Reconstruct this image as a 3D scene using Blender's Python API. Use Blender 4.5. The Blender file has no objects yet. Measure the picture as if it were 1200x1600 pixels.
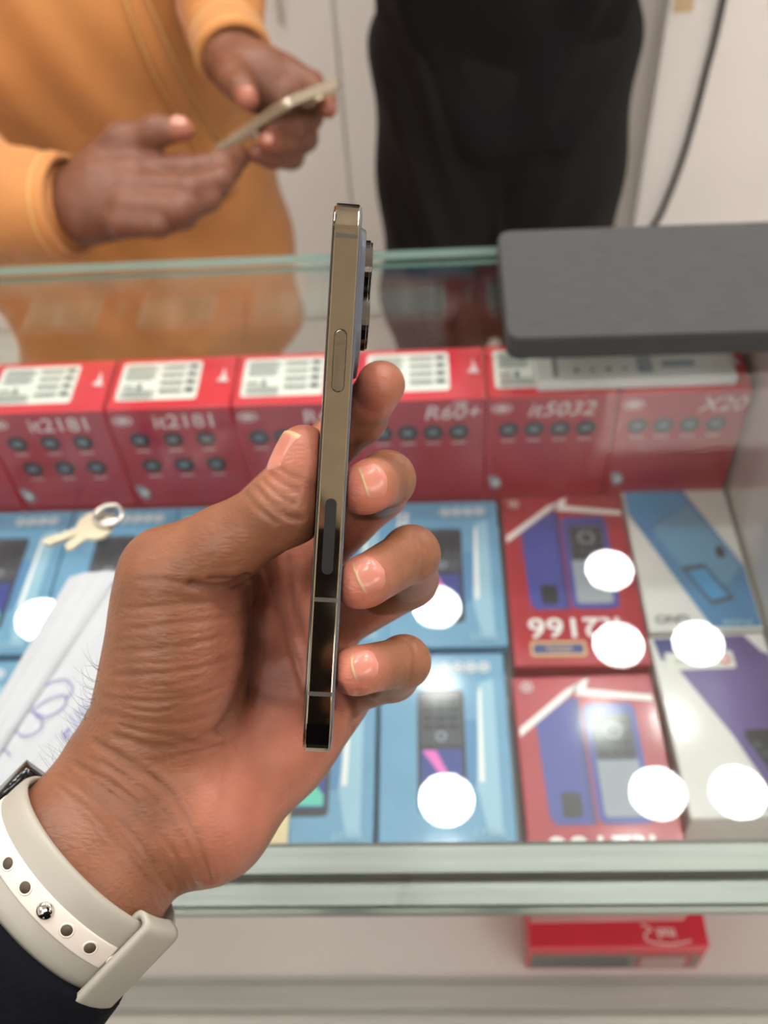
import bpy, bmesh, math, random
import numpy as np
from mathutils import Matrix, Vector

random.seed(7)
rng = np.random.default_rng(7)
scene = bpy.context.scene
COL = scene.collection

# ------------------------------------------------------------------ camera
F = 1500.0                                   # focal length in pixels of the 1200x1600 frame
CAM = np.array([0.0, 0.0, 1.45])
def cam_axes(p, r, y):
    cp, sp, cy, sy = math.cos(p), math.sin(p), math.cos(y), math.sin(y)
    fw = np.array([sy*cp, cy*cp, -sp]); rt = np.array([cy, -sy, 0.0]); dn = np.cross(fw, rt)
    c, s = math.cos(r), math.sin(r)
    return np.array([c*rt + s*dn, -s*rt + c*dn, fw])
CM = cam_axes(math.radians(48.8), math.radians(4.98), math.radians(-4.56))
cd = bpy.data.cameras.new('camera')
cam = bpy.data.objects.new('camera', cd); COL.objects.link(cam)
mw = np.eye(4); mw[:3, 0] = CM[0]; mw[:3, 1] = -CM[1]; mw[:3, 2] = -CM[2]; mw[:3, 3] = CAM
cam.matrix_world = Matrix(mw.tolist())
cd.sensor_fit = 'VERTICAL'; cd.sensor_height = 36.0; cd.sensor_width = 27.0
cd.lens = 36.0*F/1600.0
cd.clip_start = 0.01; cd.clip_end = 30
cd.dof.use_dof = True; cd.dof.focus_distance = 0.25; cd.dof.aperture_fstop = 12.5
scene.camera = cam
scene.cycles.max_bounces = 9; scene.cycles.diffuse_bounces = 4; scene.cycles.glossy_bounces = 5; scene.cycles.transparent_max_bounces = 16

# ------------------------------------------------------------------ world, exposure, view
w = bpy.data.worlds.new('world'); scene.world = w; w.use_nodes = True
w.node_tree.nodes['Background'].inputs[0].default_value = (1.0, 0.95, 0.9, 1)
w.node_tree.nodes['Background'].inputs[1].default_value = 0.25
vs = scene.view_settings
vs.view_transform = 'Standard'; vs.look = 'None'; vs.gamma = 1.0; vs.exposure = 0.0
vs.use_curve_mapping = False
LAMP = 125.0                                  # emission of each ceiling downlight

# ------------------------------------------------------------------ materials
def lin(r, g, b):
    f = lambda c: (c/255/12.92) if c/255 <= 0.04045 else ((c/255 + 0.055)/1.055)**2.4
    return (f(r), f(g), f(b), 1.0)
MATS = {}
def mat(name, col, rough=0.5, metal=0.0, coat=0.0, spec=0.5, noise=0.0, nscale=20.0, bump=0.0, bscale=200.0,
        emit=None, strength=0.0, stretch=None, sss=0.0, trans=0.0, aniso=0.0, sheen=0.0):
    if name in MATS: return MATS[name]
    m = bpy.data.materials.new(name); m.use_nodes = True
    nt = m.node_tree; b = nt.nodes['Principled BSDF']
    b.inputs['Base Color'].default_value = col
    b.inputs['Roughness'].default_value = rough
    b.inputs['Metallic'].default_value = metal
    b.inputs['Coat Weight'].default_value = coat
    b.inputs['Coat Roughness'].default_value = 0.08
    b.inputs['Specular IOR Level'].default_value = spec
    if sss:
        b.inputs['Subsurface Weight'].default_value = sss
        b.inputs['Subsurface Radius'].default_value = (1.0, 0.35, 0.2)
        b.inputs['Subsurface Scale'].default_value = 0.004
    if trans: b.inputs['Transmission Weight'].default_value = trans
    if sheen: b.inputs['Sheen Weight'].default_value = sheen
    if emit:
        b.inputs['Emission Color'].default_value = emit; b.inputs['Emission Strength'].default_value = strength
    if noise or bump:
        tc = nt.nodes.new('ShaderNodeTexCoord'); mp = nt.nodes.new('ShaderNodeMapping')
        nt.links.new(tc.outputs['Object'], mp.inputs['Vector'])
        if stretch: mp.inputs['Scale'].default_value = stretch
    if noise:
        n = nt.nodes.new('ShaderNodeTexNoise'); n.inputs['Scale'].default_value = nscale; n.inputs['Detail'].default_value = 4
        nt.links.new(mp.outputs[0], n.inputs['Vector'])
        cr = nt.nodes.new('ShaderNodeValToRGB')
        cr.color_ramp.elements[0].position = 0.3; cr.color_ramp.elements[1].position = 0.7
        cr.color_ramp.elements[0].color = tuple(c*(1 - noise) for c in col[:3]) + (1,)
        cr.color_ramp.elements[1].color = tuple(min(1, c*(1 + noise)) for c in col[:3]) + (1,)
        nt.links.new(n.outputs['Fac'], cr.inputs[0]); nt.links.new(cr.outputs[0], b.inputs['Base Color'])
    if bump:
        n2 = nt.nodes.new('ShaderNodeTexNoise'); n2.inputs['Scale'].default_value = bscale; n2.inputs['Detail'].default_value = 5
        nt.links.new(mp.outputs[0], n2.inputs['Vector'])
        bp = nt.nodes.new('ShaderNodeBump'); bp.inputs['Strength'].default_value = bump; bp.inputs['Distance'].default_value = 0.001
        nt.links.new(n2.outputs['Fac'], bp.inputs['Height']); nt.links.new(bp.outputs[0], b.inputs['Normal'])
    MATS[name] = m
    return m

def glass_mat(name, tint, ior=1.5, rough=0.0):
    """thin clear pane: transparent with a Fresnel mirror on each face"""
    m = bpy.data.materials.new(name); m.use_nodes = True; nt = m.node_tree
    nt.nodes.remove(nt.nodes['Principled BSDF'])
    out = nt.nodes['Material Output']
    tr = nt.nodes.new('ShaderNodeBsdfTransparent'); tr.inputs[0].default_value = tint
    gl = nt.nodes.new('ShaderNodeBsdfGlossy'); gl.inputs['Roughness'].default_value = rough
    gl.inputs['Color'].default_value = (0.95, 0.98, 0.97, 1)
    fr = nt.nodes.new('ShaderNodeFresnel')
    ge = nt.nodes.new('ShaderNodeNewGeometry'); mi = nt.nodes.new('ShaderNodeMapRange')   # same Fresnel on both faces of the pane
    mi.inputs[3].default_value = ior; mi.inputs[4].default_value = 1.0/ior
    nt.links.new(ge.outputs['Backfacing'], mi.inputs[0]); nt.links.new(mi.outputs[0], fr.inputs['IOR'])
    mx = nt.nodes.new('ShaderNodeMixShader')
    nt.links.new(fr.outputs[0], mx.inputs[0]); nt.links.new(tr.outputs[0], mx.inputs[1]); nt.links.new(gl.outputs[0], mx.inputs[2])
    nt.links.new(mx.outputs[0], out.inputs[0])
    MATS[name] = m
    return m

def attr_skin(name, rough=0.45, sss=0.12, bump=0.35):
    m = bpy.data.materials.new(name); m.use_nodes = True; nt = m.node_tree; b = nt.nodes['Principled BSDF']
    at = nt.nodes.new('ShaderNodeAttribute'); at.attribute_name = 'tone'
    tc = nt.nodes.new('ShaderNodeTexCoord')
    n1 = nt.nodes.new('ShaderNodeTexNoise'); n1.inputs['Scale'].default_value = 90; n1.inputs['Detail'].default_value = 6
    mr = nt.nodes.new('ShaderNodeMapRange'); mr.inputs[1].default_value = 0.3; mr.inputs[2].default_value = 0.7
    mr.inputs[3].default_value = 0.86; mr.inputs[4].default_value = 1.13
    mul = nt.nodes.new('ShaderNodeVectorMath'); mul.operation = 'SCALE'
    nt.links.new(tc.outputs['Object'], n1.inputs['Vector'])
    nt.links.new(n1.outputs['Fac'], mr.inputs[0]); nt.links.new(at.outputs['Color'], mul.inputs[0]); nt.links.new(mr.outputs[0], mul.inputs['Scale'])
    nt.links.new(mul.outputs[0], b.inputs['Base Color'])
    b.inputs['Roughness'].default_value = rough
    b.inputs['Specular IOR Level'].default_value = 0.4
    b.inputs['Subsurface Weight'].default_value = sss
    b.inputs['Subsurface Radius'].default_value = (1.0, 0.35, 0.2)
    b.inputs['Subsurface Scale'].default_value = 0.003
    mp = nt.nodes.new('ShaderNodeMapping'); nt.links.new(tc.outputs['Object'], mp.inputs['Vector'])
    mp.inputs['Rotation'].default_value = (0.6, 0.3, 0.7); mp.inputs['Scale'].default_value = (0.45, 1.0, 1.0)
    v1 = nt.nodes.new('ShaderNodeTexVoronoi'); v1.feature = 'DISTANCE_TO_EDGE'; v1.inputs['Scale'].default_value = 620
    n2 = nt.nodes.new('ShaderNodeTexNoise'); n2.inputs['Scale'].default_value = 380; n2.inputs['Detail'].default_value = 8
    nt.links.new(mp.outputs[0], v1.inputs['Vector']); nt.links.new(mp.outputs[0], n2.inputs['Vector'])
    ad = nt.nodes.new('ShaderNodeMath'); ad.operation = 'ADD'
    nt.links.new(v1.outputs['Distance'], ad.inputs[0]); nt.links.new(n2.outputs['Fac'], ad.inputs[1])
    bp = nt.nodes.new('ShaderNodeBump'); bp.inputs['Strength'].default_value = bump; bp.inputs['Distance'].default_value = 0.0006
    nt.links.new(ad.outputs[0], bp.inputs['Height']); nt.links.new(bp.outputs[0], b.inputs['Normal'])
    MATS[name] = m
    return m

# ------------------------------------------------------------------ object helpers
def prop(o, label=None, cat=None, group=None, kind=None):
    if label: o['label'] = label
    if cat: o['category'] = cat
    if group: o['group'] = group
    if kind: o['kind'] = kind
    return o
def thing(name, loc, label, cat, group=None, rz=0.0):
    o = bpy.data.objects.new(name, None); COL.objects.link(o)
    o.location = Vector([float(c) for c in loc]); o.rotation_euler = (0, 0, rz); o.empty_display_size = 0.02
    return prop(o, label, cat, group)
def mobj(name, V, Fc, mats, parent=None, smooth=False, midx=None, local=False, tone=None):
    """one mesh object; V are world coordinates unless local"""
    me = bpy.data.meshes.new(name)
    V = np.asarray(V, dtype=float)
    if parent is not None and not local:
        q = parent
        while q is not None: V = V - np.array(q.location); q = q.parent
    me.from_pydata(V.tolist(), [], [tuple(int(i) for i in f) for f in Fc] if not isinstance(Fc, np.ndarray) else Fc.tolist())
    if not isinstance(mats, (list, tuple)): mats = [mats]
    for m in mats: me.materials.append(m)
    if midx is not None: me.polygons.foreach_set('material_index', np.asarray(midx, dtype=np.int32))
    if smooth: me.polygons.foreach_set('use_smooth', np.ones(len(me.polygons), dtype=bool))
    if tone is not None:
        a = me.attributes.new('tone', 'FLOAT_COLOR', 'POINT')
        a.data.foreach_set('color', np.hstack([tone, np.ones((len(tone), 1))]).astype(np.float32).ravel())
    me.update()
    o = bpy.data.objects.new(name, me); COL.objects.link(o)
    if parent is not None: o.parent = parent
    return o
def bm_data(bm):
    bm.verts.index_update()
    V = [tuple(v.co) for v in bm.verts]; Fc = [tuple(v.index for v in f.verts) for f in bm.faces]
    bm.free(); return V, Fc
def boxd(lo, hi, bev=0.0, seg=2):
    lo, hi = np.array(lo, float), np.array(hi, float)
    bm = bmesh.new(); bmesh.ops.create_cube(bm, size=1.0)
    for v in bm.verts: v.co = Vector(((lo + hi)/2 + np.array(v.co)*(hi - lo)).tolist())
    if bev: bmesh.ops.bevel(bm, geom=list(bm.edges), offset=bev, segments=seg, affect='EDGES', profile=0.5)
    return bm_data(bm)
def box(name, lo, hi, m, parent=None, bev=0.0, seg=2, local=False):
    V, Fc = boxd(lo, hi, bev, seg)
    return mobj(name, V, Fc, m, parent, local=local)
def extrude_x(prof, x0, x1):
    n = len(prof); V = [(x0, y, z) for y, z in prof] + [(x1, y, z) for y, z in prof]
    Fc = [(i, (i+1) % n, n + (i+1) % n, n + i) for i in range(n)] + [tuple(range(n))[::-1], tuple(range(n, 2*n))]
    return V, Fc
def tube(pts, r, n=10, closed=False):
    P = np.array(pts, float); rr = np.full(len(P), r) if np.isscalar(r) else np.array(r, float)
    T = np.gradient(P, axis=0) if not closed else np.roll(P, -1, 0) - np.roll(P, 1, 0)
    T /= np.linalg.norm(T, axis=1, keepdims=True)
    up = np.array([0, 0, 1.0]) if abs(T[0][2]) < 0.9 else np.array([1.0, 0, 0])
    V = []; 
    for p, t, q in zip(P, T, rr):
        s = np.cross(t, up); s /= np.linalg.norm(s); up = np.cross(s, t)
        for k in range(n):
            a = 2*math.pi*k/n; V.append(p + q*(math.cos(a)*s + math.sin(a)*up))
    m = len(P); Fc = []
    for i in range(m if closed else m - 1):
        for k in range(n):
            a, b = i*n + k, i*n + (k+1) % n; c, d = ((i+1) % m)*n + (k+1) % n, ((i+1) % m)*n + k
            Fc.append((a, b, c, d))
    if not closed: Fc += [tuple(range(n))[::-1], tuple(range((m-1)*n, m*n))]
    return V, Fc
def lathe(prof, n=32, cap=True):
    """prof list of (r,z) -> local verts around z"""
    V = []; 
    for r, z in prof:
        for k in range(n):
            a = 2*math.pi*k/n; V.append((r*math.cos(a), r*math.sin(a), z))
    Fc = []
    for i in range(len(prof)-1):
        for k in range(n): Fc.append((i*n+k, i*n+(k+1) % n, (i+1)*n+(k+1) % n, (i+1)*n+k))
    if cap: Fc += [tuple(range(n))[::-1], tuple(range((len(prof)-1)*n, len(prof)*n))]
    return V, Fc
def smoothcurve(pts, n=8):
    """Catmull-Rom through pts"""
    P = np.array(pts, float); P = np.vstack([2*P[0]-P[1], P, 2*P[-1]-P[-2]]); out = []
    for i in range(1, len(P)-2):
        for t in np.linspace(0, 1, n, endpoint=False):
            a, b, c, d = P[i-1:i+3]
            out.append(0.5*((2*b) + (-a+c)*t + (2*a-5*b+4*c-d)*t*t + (-a+3*b-3*c+d)*t**3))
    out.append(P[-2]); return np.array(out)

# camera-frame (x right, y down, z depth; mm) helpers, used to lay joints out in 3-D
def pm(px, py, d): return np.array([(px-600)/F*d, (py-800)/F*d, d])
def c2w(P): return (np.asarray(P)/1000.0) @ CM + CAM
def pw(px, py, d): return c2w(pm(px, py, d*1000))
def pxof(P):   # camera mm -> pixels
    return np.stack([600 + F*P[..., 0]/P[..., 2], 800 + F*P[..., 1]/P[..., 2]], -1)

# ------------------------------------------------------------------ signed-distance modelling
class SDF:
    def __init__(s, lo, hi, h):
        s.lo = np.array(lo, float); s.h = h
        s.n = np.ceil((np.array(hi, float) - s.lo)/h).astype(int) + 1
        s.f = np.full(s.n, 1e3, dtype=np.float32)
    def _sub(s, lo, hi):
        a = np.clip(np.floor((lo - s.lo)/s.h).astype(int), 0, s.n); b = np.clip(np.ceil((hi - s.lo)/s.h).astype(int)+1, 0, s.n)
        if np.any(b <= a): return None
        sl = tuple(slice(i, j) for i, j in zip(a, b))
        ax = [(s.lo[k] + s.h*np.arange(a[k], b[k])).astype(np.float32) for k in range(3)]
        return sl, ax[0][:, None, None], ax[1][None, :, None], ax[2][None, None, :]
    def _mix(s, sl, d, k, op):
        f = s.f[sl]
        if op == 'sub': d = -d
        if op == 'add':
            hh = np.maximum(k - np.abs(f - d), 0)/k if k > 0 else 0
            r = np.minimum(f, d) - hh*hh*k*0.25 if k > 0 else np.minimum(f, d)
        else:
            hh = np.maximum(k - np.abs(f - d), 0)/k if k > 0 else 0
            r = np.maximum(f, d) + (hh*hh*k*0.25 if k > 0 else 0)
        s.f[sl] = r
    def cone(s, a, ra, b, rb, k=0.0, n=None, flat=1.0, op='add'):
        a, b = np.array(a, float), np.array(b, float); R = max(ra, rb)*max(1, flat) + k + 3*s.h
        q = s._sub(np.minimum(a, b) - R, np.maximum(a, b) + R)
        if q is None: return s
        sl, x, y, z = q; ab = b - a; L = max(float(ab @ ab), 1e-9)
        t = np.clip(((x-a[0])*ab[0] + (y-a[1])*ab[1] + (z-a[2])*ab[2])/L, 0, 1)
        dx, dy, dz = x - a[0] - t*ab[0], y - a[1] - t*ab[1], z - a[2] - t*ab[2]
        d2 = dx*dx + dy*dy + dz*dz
        if n is not None:
            n = np.array(n, float)/np.linalg.norm(n)
            qn = dx*n[0] + dy*n[1] + dz*n[2]
            d2 = d2 - qn*qn + (qn/flat)**2
        d = np.sqrt(np.maximum(d2, 1e-12)) - (ra + t*(rb - ra))
        s._mix(sl, d.astype(np.float32), k, op); return s
    def ell(s, c, r, axes=None, k=0.0, op='add'):
        c, r = np.array(c, float), np.array(r, float); R = r.max() + k + 3*s.h
        q = s._sub(c - R, c + R)
        if q is None: return s
        sl, x, y, z = q; A = np.eye(3) if axes is None else np.array(axes, float)
        x, y, z = x-c[0], y-c[1], z-c[2]
        u = [x*A[i, 0] + y*A[i, 1] + z*A[i, 2] for i in range(3)]
        k0 = np.sqrt(sum((u[i]/r[i])**2 for i in range(3))); k1 = np.sqrt(sum((u[i]/r[i]**2)**2 for i in range(3)))
        d = k0*(k0-1)/np.maximum(k1, 1e-6)
        s._mix(sl, d.astype(np.float32), k, op); return s
    def chain(s, pts, k=0.0, kj=None, n=None, flat=1.0):
        for (p, r), (q, t) in zip(pts[:-1], pts[1:]): s.cone(p, r, q, t, k, n, flat)
        return s
    def mesh(s):
        f = s.f; ins = f < 0
        c = [ins[:-1, :-1, :-1], ins[1:, :-1, :-1], ins[:-1, 1:, :-1], ins[1:, 1:, :-1], ins[:-1, :-1, 1:], ins[1:, :-1, 1:], ins[:-1, 1:, 1:], ins[1:, 1:, 1:]]
        sm = sum(q.astype(np.int8) for q in c); act = (sm > 0) & (sm < 8)
        I = np.argwhere(act); idx = np.full(act.shape, -1, dtype=np.int64); idx[act] = np.arange(len(I))
        off = np.array([[i & 1, (i >> 1) & 1, (i >> 2) & 1] for i in range(8)])
        val = np.stack([f[I[:, 0]+o[0], I[:, 1]+o[1], I[:, 2]+o[2]] for o in off], 1)
        acc = np.zeros((len(I), 3)); cnt = np.zeros(len(I))
        for i in range(8):
            for b in (1, 2, 4):
                j = i | b
                if j == i: continue
                cr = (val[:, i] < 0) != (val[:, j] < 0)
                t = np.where(cr, val[:, i]/np.where(cr, val[:, i]-val[:, j], 1), 0)
                acc += np.where(cr[:, None], off[i] + t[:, None]*(off[j]-off[i]), 0); cnt += cr
        V = s.lo + s.h*(I + acc/cnt[:, None])
        Fs = []
        for ax in range(3):
            sa = [slice(None)]*3; sb = [slice(None)]*3; sa[ax] = slice(None, -1); sb[ax] = slice(1, None)
            cr = ins[tuple(sa)] != ins[tuple(sb)]
            E = np.argwhere(cr); o1, o2 = [(1, 2), (2, 0), (0, 1)][ax]
            ok = (E[:, o1] > 0) & (E[:, o2] > 0) & (E[:, o1] < s.n[o1]-1) & (E[:, o2] < s.n[o2]-1); E = E[ok]
            fl = ins[tuple(E.T)]
            def g(d1, d2):
                q = E.copy(); q[:, o1] -= d1; q[:, o2] -= d2; return idx[tuple(q.T)]
            Q = np.stack([g(1, 1), g(0, 1), g(0, 0), g(1, 0)], 1)
            Q[~fl] = Q[~fl][:, ::-1]; Fs.append(Q)
        Q = np.vstack(Fs); Q = Q[(Q >= 0).all(1)]
        return V, Q
def vnormals(V, Q):
    n = np.cross(V[Q[:, 2]]-V[Q[:, 0]], V[Q[:, 3]]-V[Q[:, 1]]); N = np.zeros_like(V)
    for i in range(4): np.add.at(N, Q[:, i], n)
    return N/np.maximum(np.linalg.norm(N, axis=1, keepdims=True), 1e-12)
def relax(V, Q, it=1, lam=0.5):
    e = np.vstack([Q[:, [0, 1]], Q[:, [1, 2]], Q[:, [2, 3]], Q[:, [3, 0]]])
    cnt = np.zeros(len(V)); np.add.at(cnt, e[:, 0], 1)
    for _ in range(it):
        A = np.zeros_like(V); np.add.at(A, e[:, 0], V[e[:, 1]]); V = V + lam*(A/np.maximum(cnt, 1)[:, None] - V)
    return V
def blend(a, b, t): t = np.asarray(t)[:, None]; return np.asarray(a)*(1-t) + np.asarray(b)*t
def sstep(a, b, x): t = np.clip((x-a)/(b-a), 0, 1); return t*t*(3-2*t)
def dist_poly(P, poly):
    d = np.full(len(P), 1e9); poly = np.array(poly, float)
    for a, b in zip(poly[:-1], poly[1:]):
        ab = b - a; t = np.clip(((P-a) @ ab)/max(ab @ ab, 1e-9), 0, 1)
        d = np.minimum(d, np.linalg.norm(P - a - t[:, None]*ab, axis=1))
    return d

# ------------------------------------------------------------------ flat print
FONT = {}
def text_geo(s, bold=0.0, shear=0.0):
    key = (s, bold, shear)
    if key in FONT: return FONT[key]
    cu = bpy.data.curves.new('t', 'FONT'); cu.body = s; cu.align_x = 'CENTER'; cu.align_y = 'CENTER'
    cu.offset = bold; cu.shear = shear; cu.resolution_u = 3
    o = bpy.data.objects.new('t', cu); COL.objects.link(o)
    dg = bpy.context.evaluated_depsgraph_get(); me = bpy.data.meshes.new_from_object(o.evaluated_get(dg))
    V = np.array([tuple(v.co) for v in me.vertices]); Fc = [tuple(p.vertices) for p in me.polygons]
    bpy.data.objects.remove(o); bpy.data.curves.remove(cu); bpy.data.meshes.remove(me)
    lo, hi = V.min(0), V.max(0); V = V - (lo+hi)/2; h = hi[1]-lo[1]; V /= h
    FONT[key] = (V[:, :2], Fc); return FONT[key]
class Print:
    """collects flat shapes in a face's own (u,v) metres; each new shape lies a hair above the last"""
    def __init__(s): s.V = []; s.F = []; s.m = []; s.mats = []; s.z = 0.00025
    def _add(s, P, Fc, m):
        if m not in s.mats: s.mats.append(m)
        k = len(s.V); s.V += [(p[0], p[1], s.z) for p in P]; s.F += [tuple(i+k for i in f) for f in Fc]; s.m += [s.mats.index(m)]*len(Fc)
        s.z += 0.00003
    def poly(s, P, m):
        P = np.array(P, float); a = 0.5*np.sum(P[:, 0]*np.roll(P[:, 1], -1) - np.roll(P[:, 0], -1)*P[:, 1])
        if a < 0: P = P[::-1]
        s._add(P, [tuple(range(len(P)))], m)
    def rect(s, u0, v0, u1, v1, m, r=0.0):
        if r <= 0: return s.poly([(u0, v0), (u1, v0), (u1, v1), (u0, v1)], m)
        P = []
        for cx, cy, a0 in ((u1-r, v1-r, 0), (u0+r, v1-r, 90), (u0+r, v0+r, 180), (u1-r, v0+r, 270)):
            for k in range(6): a = math.radians(a0 + 18*k); P.append((cx + r*math.cos(a), cy + r*math.sin(a)))
        s.poly(P, m)
    def disc(s, u, v, r, m, n=20, ry=None):
        ry = ry or r; s.poly([(u + r*math.cos(2*math.pi*k/n), v + ry*math.sin(2*math.pi*k/n)) for k in range(n)], m)
    def ring(s, u, v, r, t, m, n=20):
        P = []; Fc = []
        for k in range(n):
            a = 2*math.pi*k/n; P += [(u + r*math.cos(a), v + r*math.sin(a)), (u + (r-t)*math.cos(a), v + (r-t)*math.sin(a))]
        for k in range(n): a, b = 2*k, 2*((k+1) % n); Fc.append((a, b, b+1, a+1))
        s._add(P, Fc, m)
    def stroke(s, pts, wd, m):
        P = np.array(pts, float); T = np.gradient(P, axis=0); T /= np.linalg.norm(T, axis=1, keepdims=True)+1e-9
        N = np.stack([-T[:, 1], T[:, 0]], 1)*wd/2; A = P+N; B = P-N; n = len(P)
        s._add(np.vstack([A, B]), [(i+n, i+1+n, i+1, i) for i in range(n-1)], m)
    def text(s, t, u, v, h, m, rot=0.0, bold=0.0, sx=1.0, shear=0.0):
        V, Fc = text_geo(t, bold, shear); c, q = math.cos(rot), math.sin(rot); V = V*[sx, 1]
        s._add(np.stack([u + h*(V[:, 0]*c - V[:, 1]*q), v + h*(V[:, 0]*q + V[:, 1]*c)], 1), Fc, m)
    def build(s, name, parent, O, U, W, local=True):
        O, U, W = (np.array(q, float) for q in (O, U, W)); N = np.cross(U, W)
        V = np.array(s.V); P = O + V[:, :1]*U + V[:, 1:2]*W + V[:, 2:3]*N
        return mobj(name, P, s.F, s.mats, parent, midx=s.m, local=local)

# ================================================================== THE SETTING
CEIL = 2.65; YB = 1.9
m_wall = mat('wall_paint', lin(244, 240, 235), 0.55, noise=0.02, nscale=3, bump=0.05, bscale=60)
m_floor = mat('floor_tile', lin(214, 208, 200), 0.3, noise=0.08, nscale=6)
m_ceil = mat('ceiling_paint', lin(225, 220, 212), 0.7)
m_warm = mat('warm_wall', lin(222, 216, 206), 0.6, noise=0.08, nscale=2)
m_taupe = mat('added_dark_panel', lin(122, 113, 107), 0.6, noise=0.06, nscale=3)
m_seam = mat('seam', lin(150, 144, 135), 0.7)
def struct(name, lo, hi, m, bev=0.0):
    return prop(box(name, lo, hi, m, bev=bev), kind='structure')
struct('floor', (-2.3, -1.9, -0.05), (2.3, YB, 0.0), m_floor)
struct('ceiling', (-2.3, -1.9, CEIL), (2.3, YB, CEIL+0.05), m_ceil)
wb = struct('wall_back', (-2.3, YB, 0.0), (2.3, YB+0.06, CEIL), m_wall)
struct('wall_left', (-2.36, -1.9, 0.0), (-2.3, YB, CEIL), m_warm)
struct('wall_right', (2.3, -1.9, 0.0), (2.36, YB, CEIL), m_warm)
struct('wall_front', (-2.3, -1.96, 0.0), (2.3, -1.9, CEIL), m_warm)
# painted wall panels with open seams between them
for x0, x1 in ((-2.29, -1.36), (-1.355, -0.75), (-0.745, -0.165), (-0.16, 0.42), (0.425, 1.2), (1.205, 2.29)):
    box('wall_panel', (x0, YB-0.012, 0.02), (x1, YB, 1.45), m_wall, wb, bev=0.002, local=True)
    box('wall_panel', (x0, YB-0.012, 1.455), (x1, YB, CEIL-0.02), m_taupe, wb, bev=0.002, local=True)  # unseen upper row, added dark to cut the veil in the glass

# ceiling downlights
m_trim = mat('lamp_trim', lin(235, 235, 235), 0.4)
def lamp_material():
    m = bpy.data.materials.new('led_disc'); m.use_nodes = True; nt = m.node_tree
    nt.nodes.remove(nt.nodes['Principled BSDF']); em = nt.nodes.new('ShaderNodeEmission')
    tc = nt.nodes.new('ShaderNodeTexCoord'); v = nt.nodes.new('ShaderNodeTexVoronoi'); v.inputs['Scale'].default_value = 110
    mr = nt.nodes.new('ShaderNodeMapRange'); mr.inputs[1].default_value = 0.1; mr.inputs[2].default_value = 0.7
    mr.inputs[3].default_value = LAMP*1.15; mr.inputs[4].default_value = LAMP*0.6
    nt.links.new(tc.outputs['Object'], v.inputs['Vector']); nt.links.new(v.outputs['Distance'], mr.inputs[0])
    nt.links.new(mr.outputs[0], em.inputs['Strength']); em.inputs['Color'].default_value = (1.0, 0.985, 0.97, 1)
    nt.links.new(em.outputs[0], nt.nodes['Material Output'].inputs[0]); return m
m_led = lamp_material()
tV, tF = lathe([(0.060, 0.0), (0.060, -0.014), (0.064, -0.018), (0.074, -0.014), (0.078, 0.0)], 40, cap=False)
dV, dF = lathe([(0.0005, -0.008), (0.03, -0.0085), (0.059, -0.008)], 40, cap=False)
dF = [f[::-1] for f in dF]
trim_me = disc_me = None
lamps = [(-1.08, 1.48), (0.0, 1.49), (0.01, 0.95), (0.47, 1.95-0.35), (0.46, 1.36), (0.66, 1.36), (0.49, 0.96), (0.67, 0.96),
         (-0.54, 1.48), (-0.54, 0.95), (-1.08, 0.95), (1.25, 1.4), (1.25, 0.95),
         (0.0, 0.47), (-0.54, 0.47), (-1.08, 0.47), (0.58, 0.47), (1.25, 0.47),
         (-1.5, -0.6), (1.5, -0.6)]
for i, (x, y) in enumerate(lamps):
    t = thing('ceiling_light', (x, y, CEIL), 'round recessed white downlight set flush into the ceiling', 'ceiling light', 'round downlights in rows across the ceiling')
    if trim_me is None:
        a = mobj('trim_ring', tV, tF, m_trim, t, smooth=True, local=True); b = mobj('led_diffuser', dV, dF, m_led, t, smooth=True, local=True)
        trim_me, disc_me = a.data, b.data
    else:
        for nm, me in (('trim_ring', trim_me), ('led_diffuser', disc_me)):
            o = bpy.data.objects.new(nm, me); COL.objects.link(o); o.parent = t

# unseen square fill panels, added over the shopkeeper's side for brightness
m_fill_panel = mat('fill_panel_glow', (1, 1, 1, 1), 0.5, emit=(1.0, 0.985, 0.97, 1), strength=10.0)
for x, y in ((0.05, -1.22), (-1.3, -0.9), (1.3, -0.9), (-0.7, -1.55), (0.75, -1.55)):
    t = thing('added_fill_panel', (x, y, CEIL), 'added square fill light panel, unseen, set into the ceiling', 'ceiling light', 'added square fill panels in the ceiling')
    box('fill_panel_frame', (-0.31, -0.31, -0.012), (0.31, 0.31, 0.0), m_trim, t, bev=0.003, local=True)
    box('fill_diffuser', (-0.29, -0.29, -0.016), (0.29, 0.29, -0.0125), m_fill_panel, t, local=True)

# white cabinet against the back wall, and the cables
m_white = mat('white_laminate', lin(232, 226, 222), 0.35, noise=0.03, nscale=4)
m_beige = mat('masking_tape', lin(205, 180, 140), 0.7)
m_cable = mat('dark_cable', lin(62, 60, 54), 0.5)
m_grey_cable = mat('grey_cable', lin(140, 138, 128), 0.5)
m_brown_cable = mat('coil_cable', lin(168, 148, 130), 0.5)
t = thing('white_cabinet', (0.7, 1.5, 0), 'tall white laminate cabinet standing against the back wall', 'cabinet')
box('cabinet_body', (0.336, 1.405, 0.0), (1.1, YB-0.014, 1.98), m_white, t, bev=0.004)
box('cabinet_door', (0.338, 1.390, 0.08), (0.715, 1.404, 1.96), m_white, t, bev=0.003)
box('cabinet_door', (0.721, 1.390, 0.08), (1.098, 1.404, 1.96), m_white, t, bev=0.003)
for k, (a, b) in enumerate((((0.345, 0.885), (0.372, 0.892)), ((0.475, 0.885), (0.52, 0.915)))):
    box('tape_strip', (a[0], 1.3885, a[1]), (b[0], 1.3897, b[1]+0.02), m_beige, t)
cab = smoothcurve([(0.412, 1.383, 1.6), (0.410, 1.383, 0.95), (0.405, 1.383, 0.80), (0.396, 1.383, 0.68), (0.378, 1.383, 0.58), (0.355, 1.383, 0.50), (0.33, 1.383, 0.2), (0.33, 1.383, 0.006)], 8)
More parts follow.
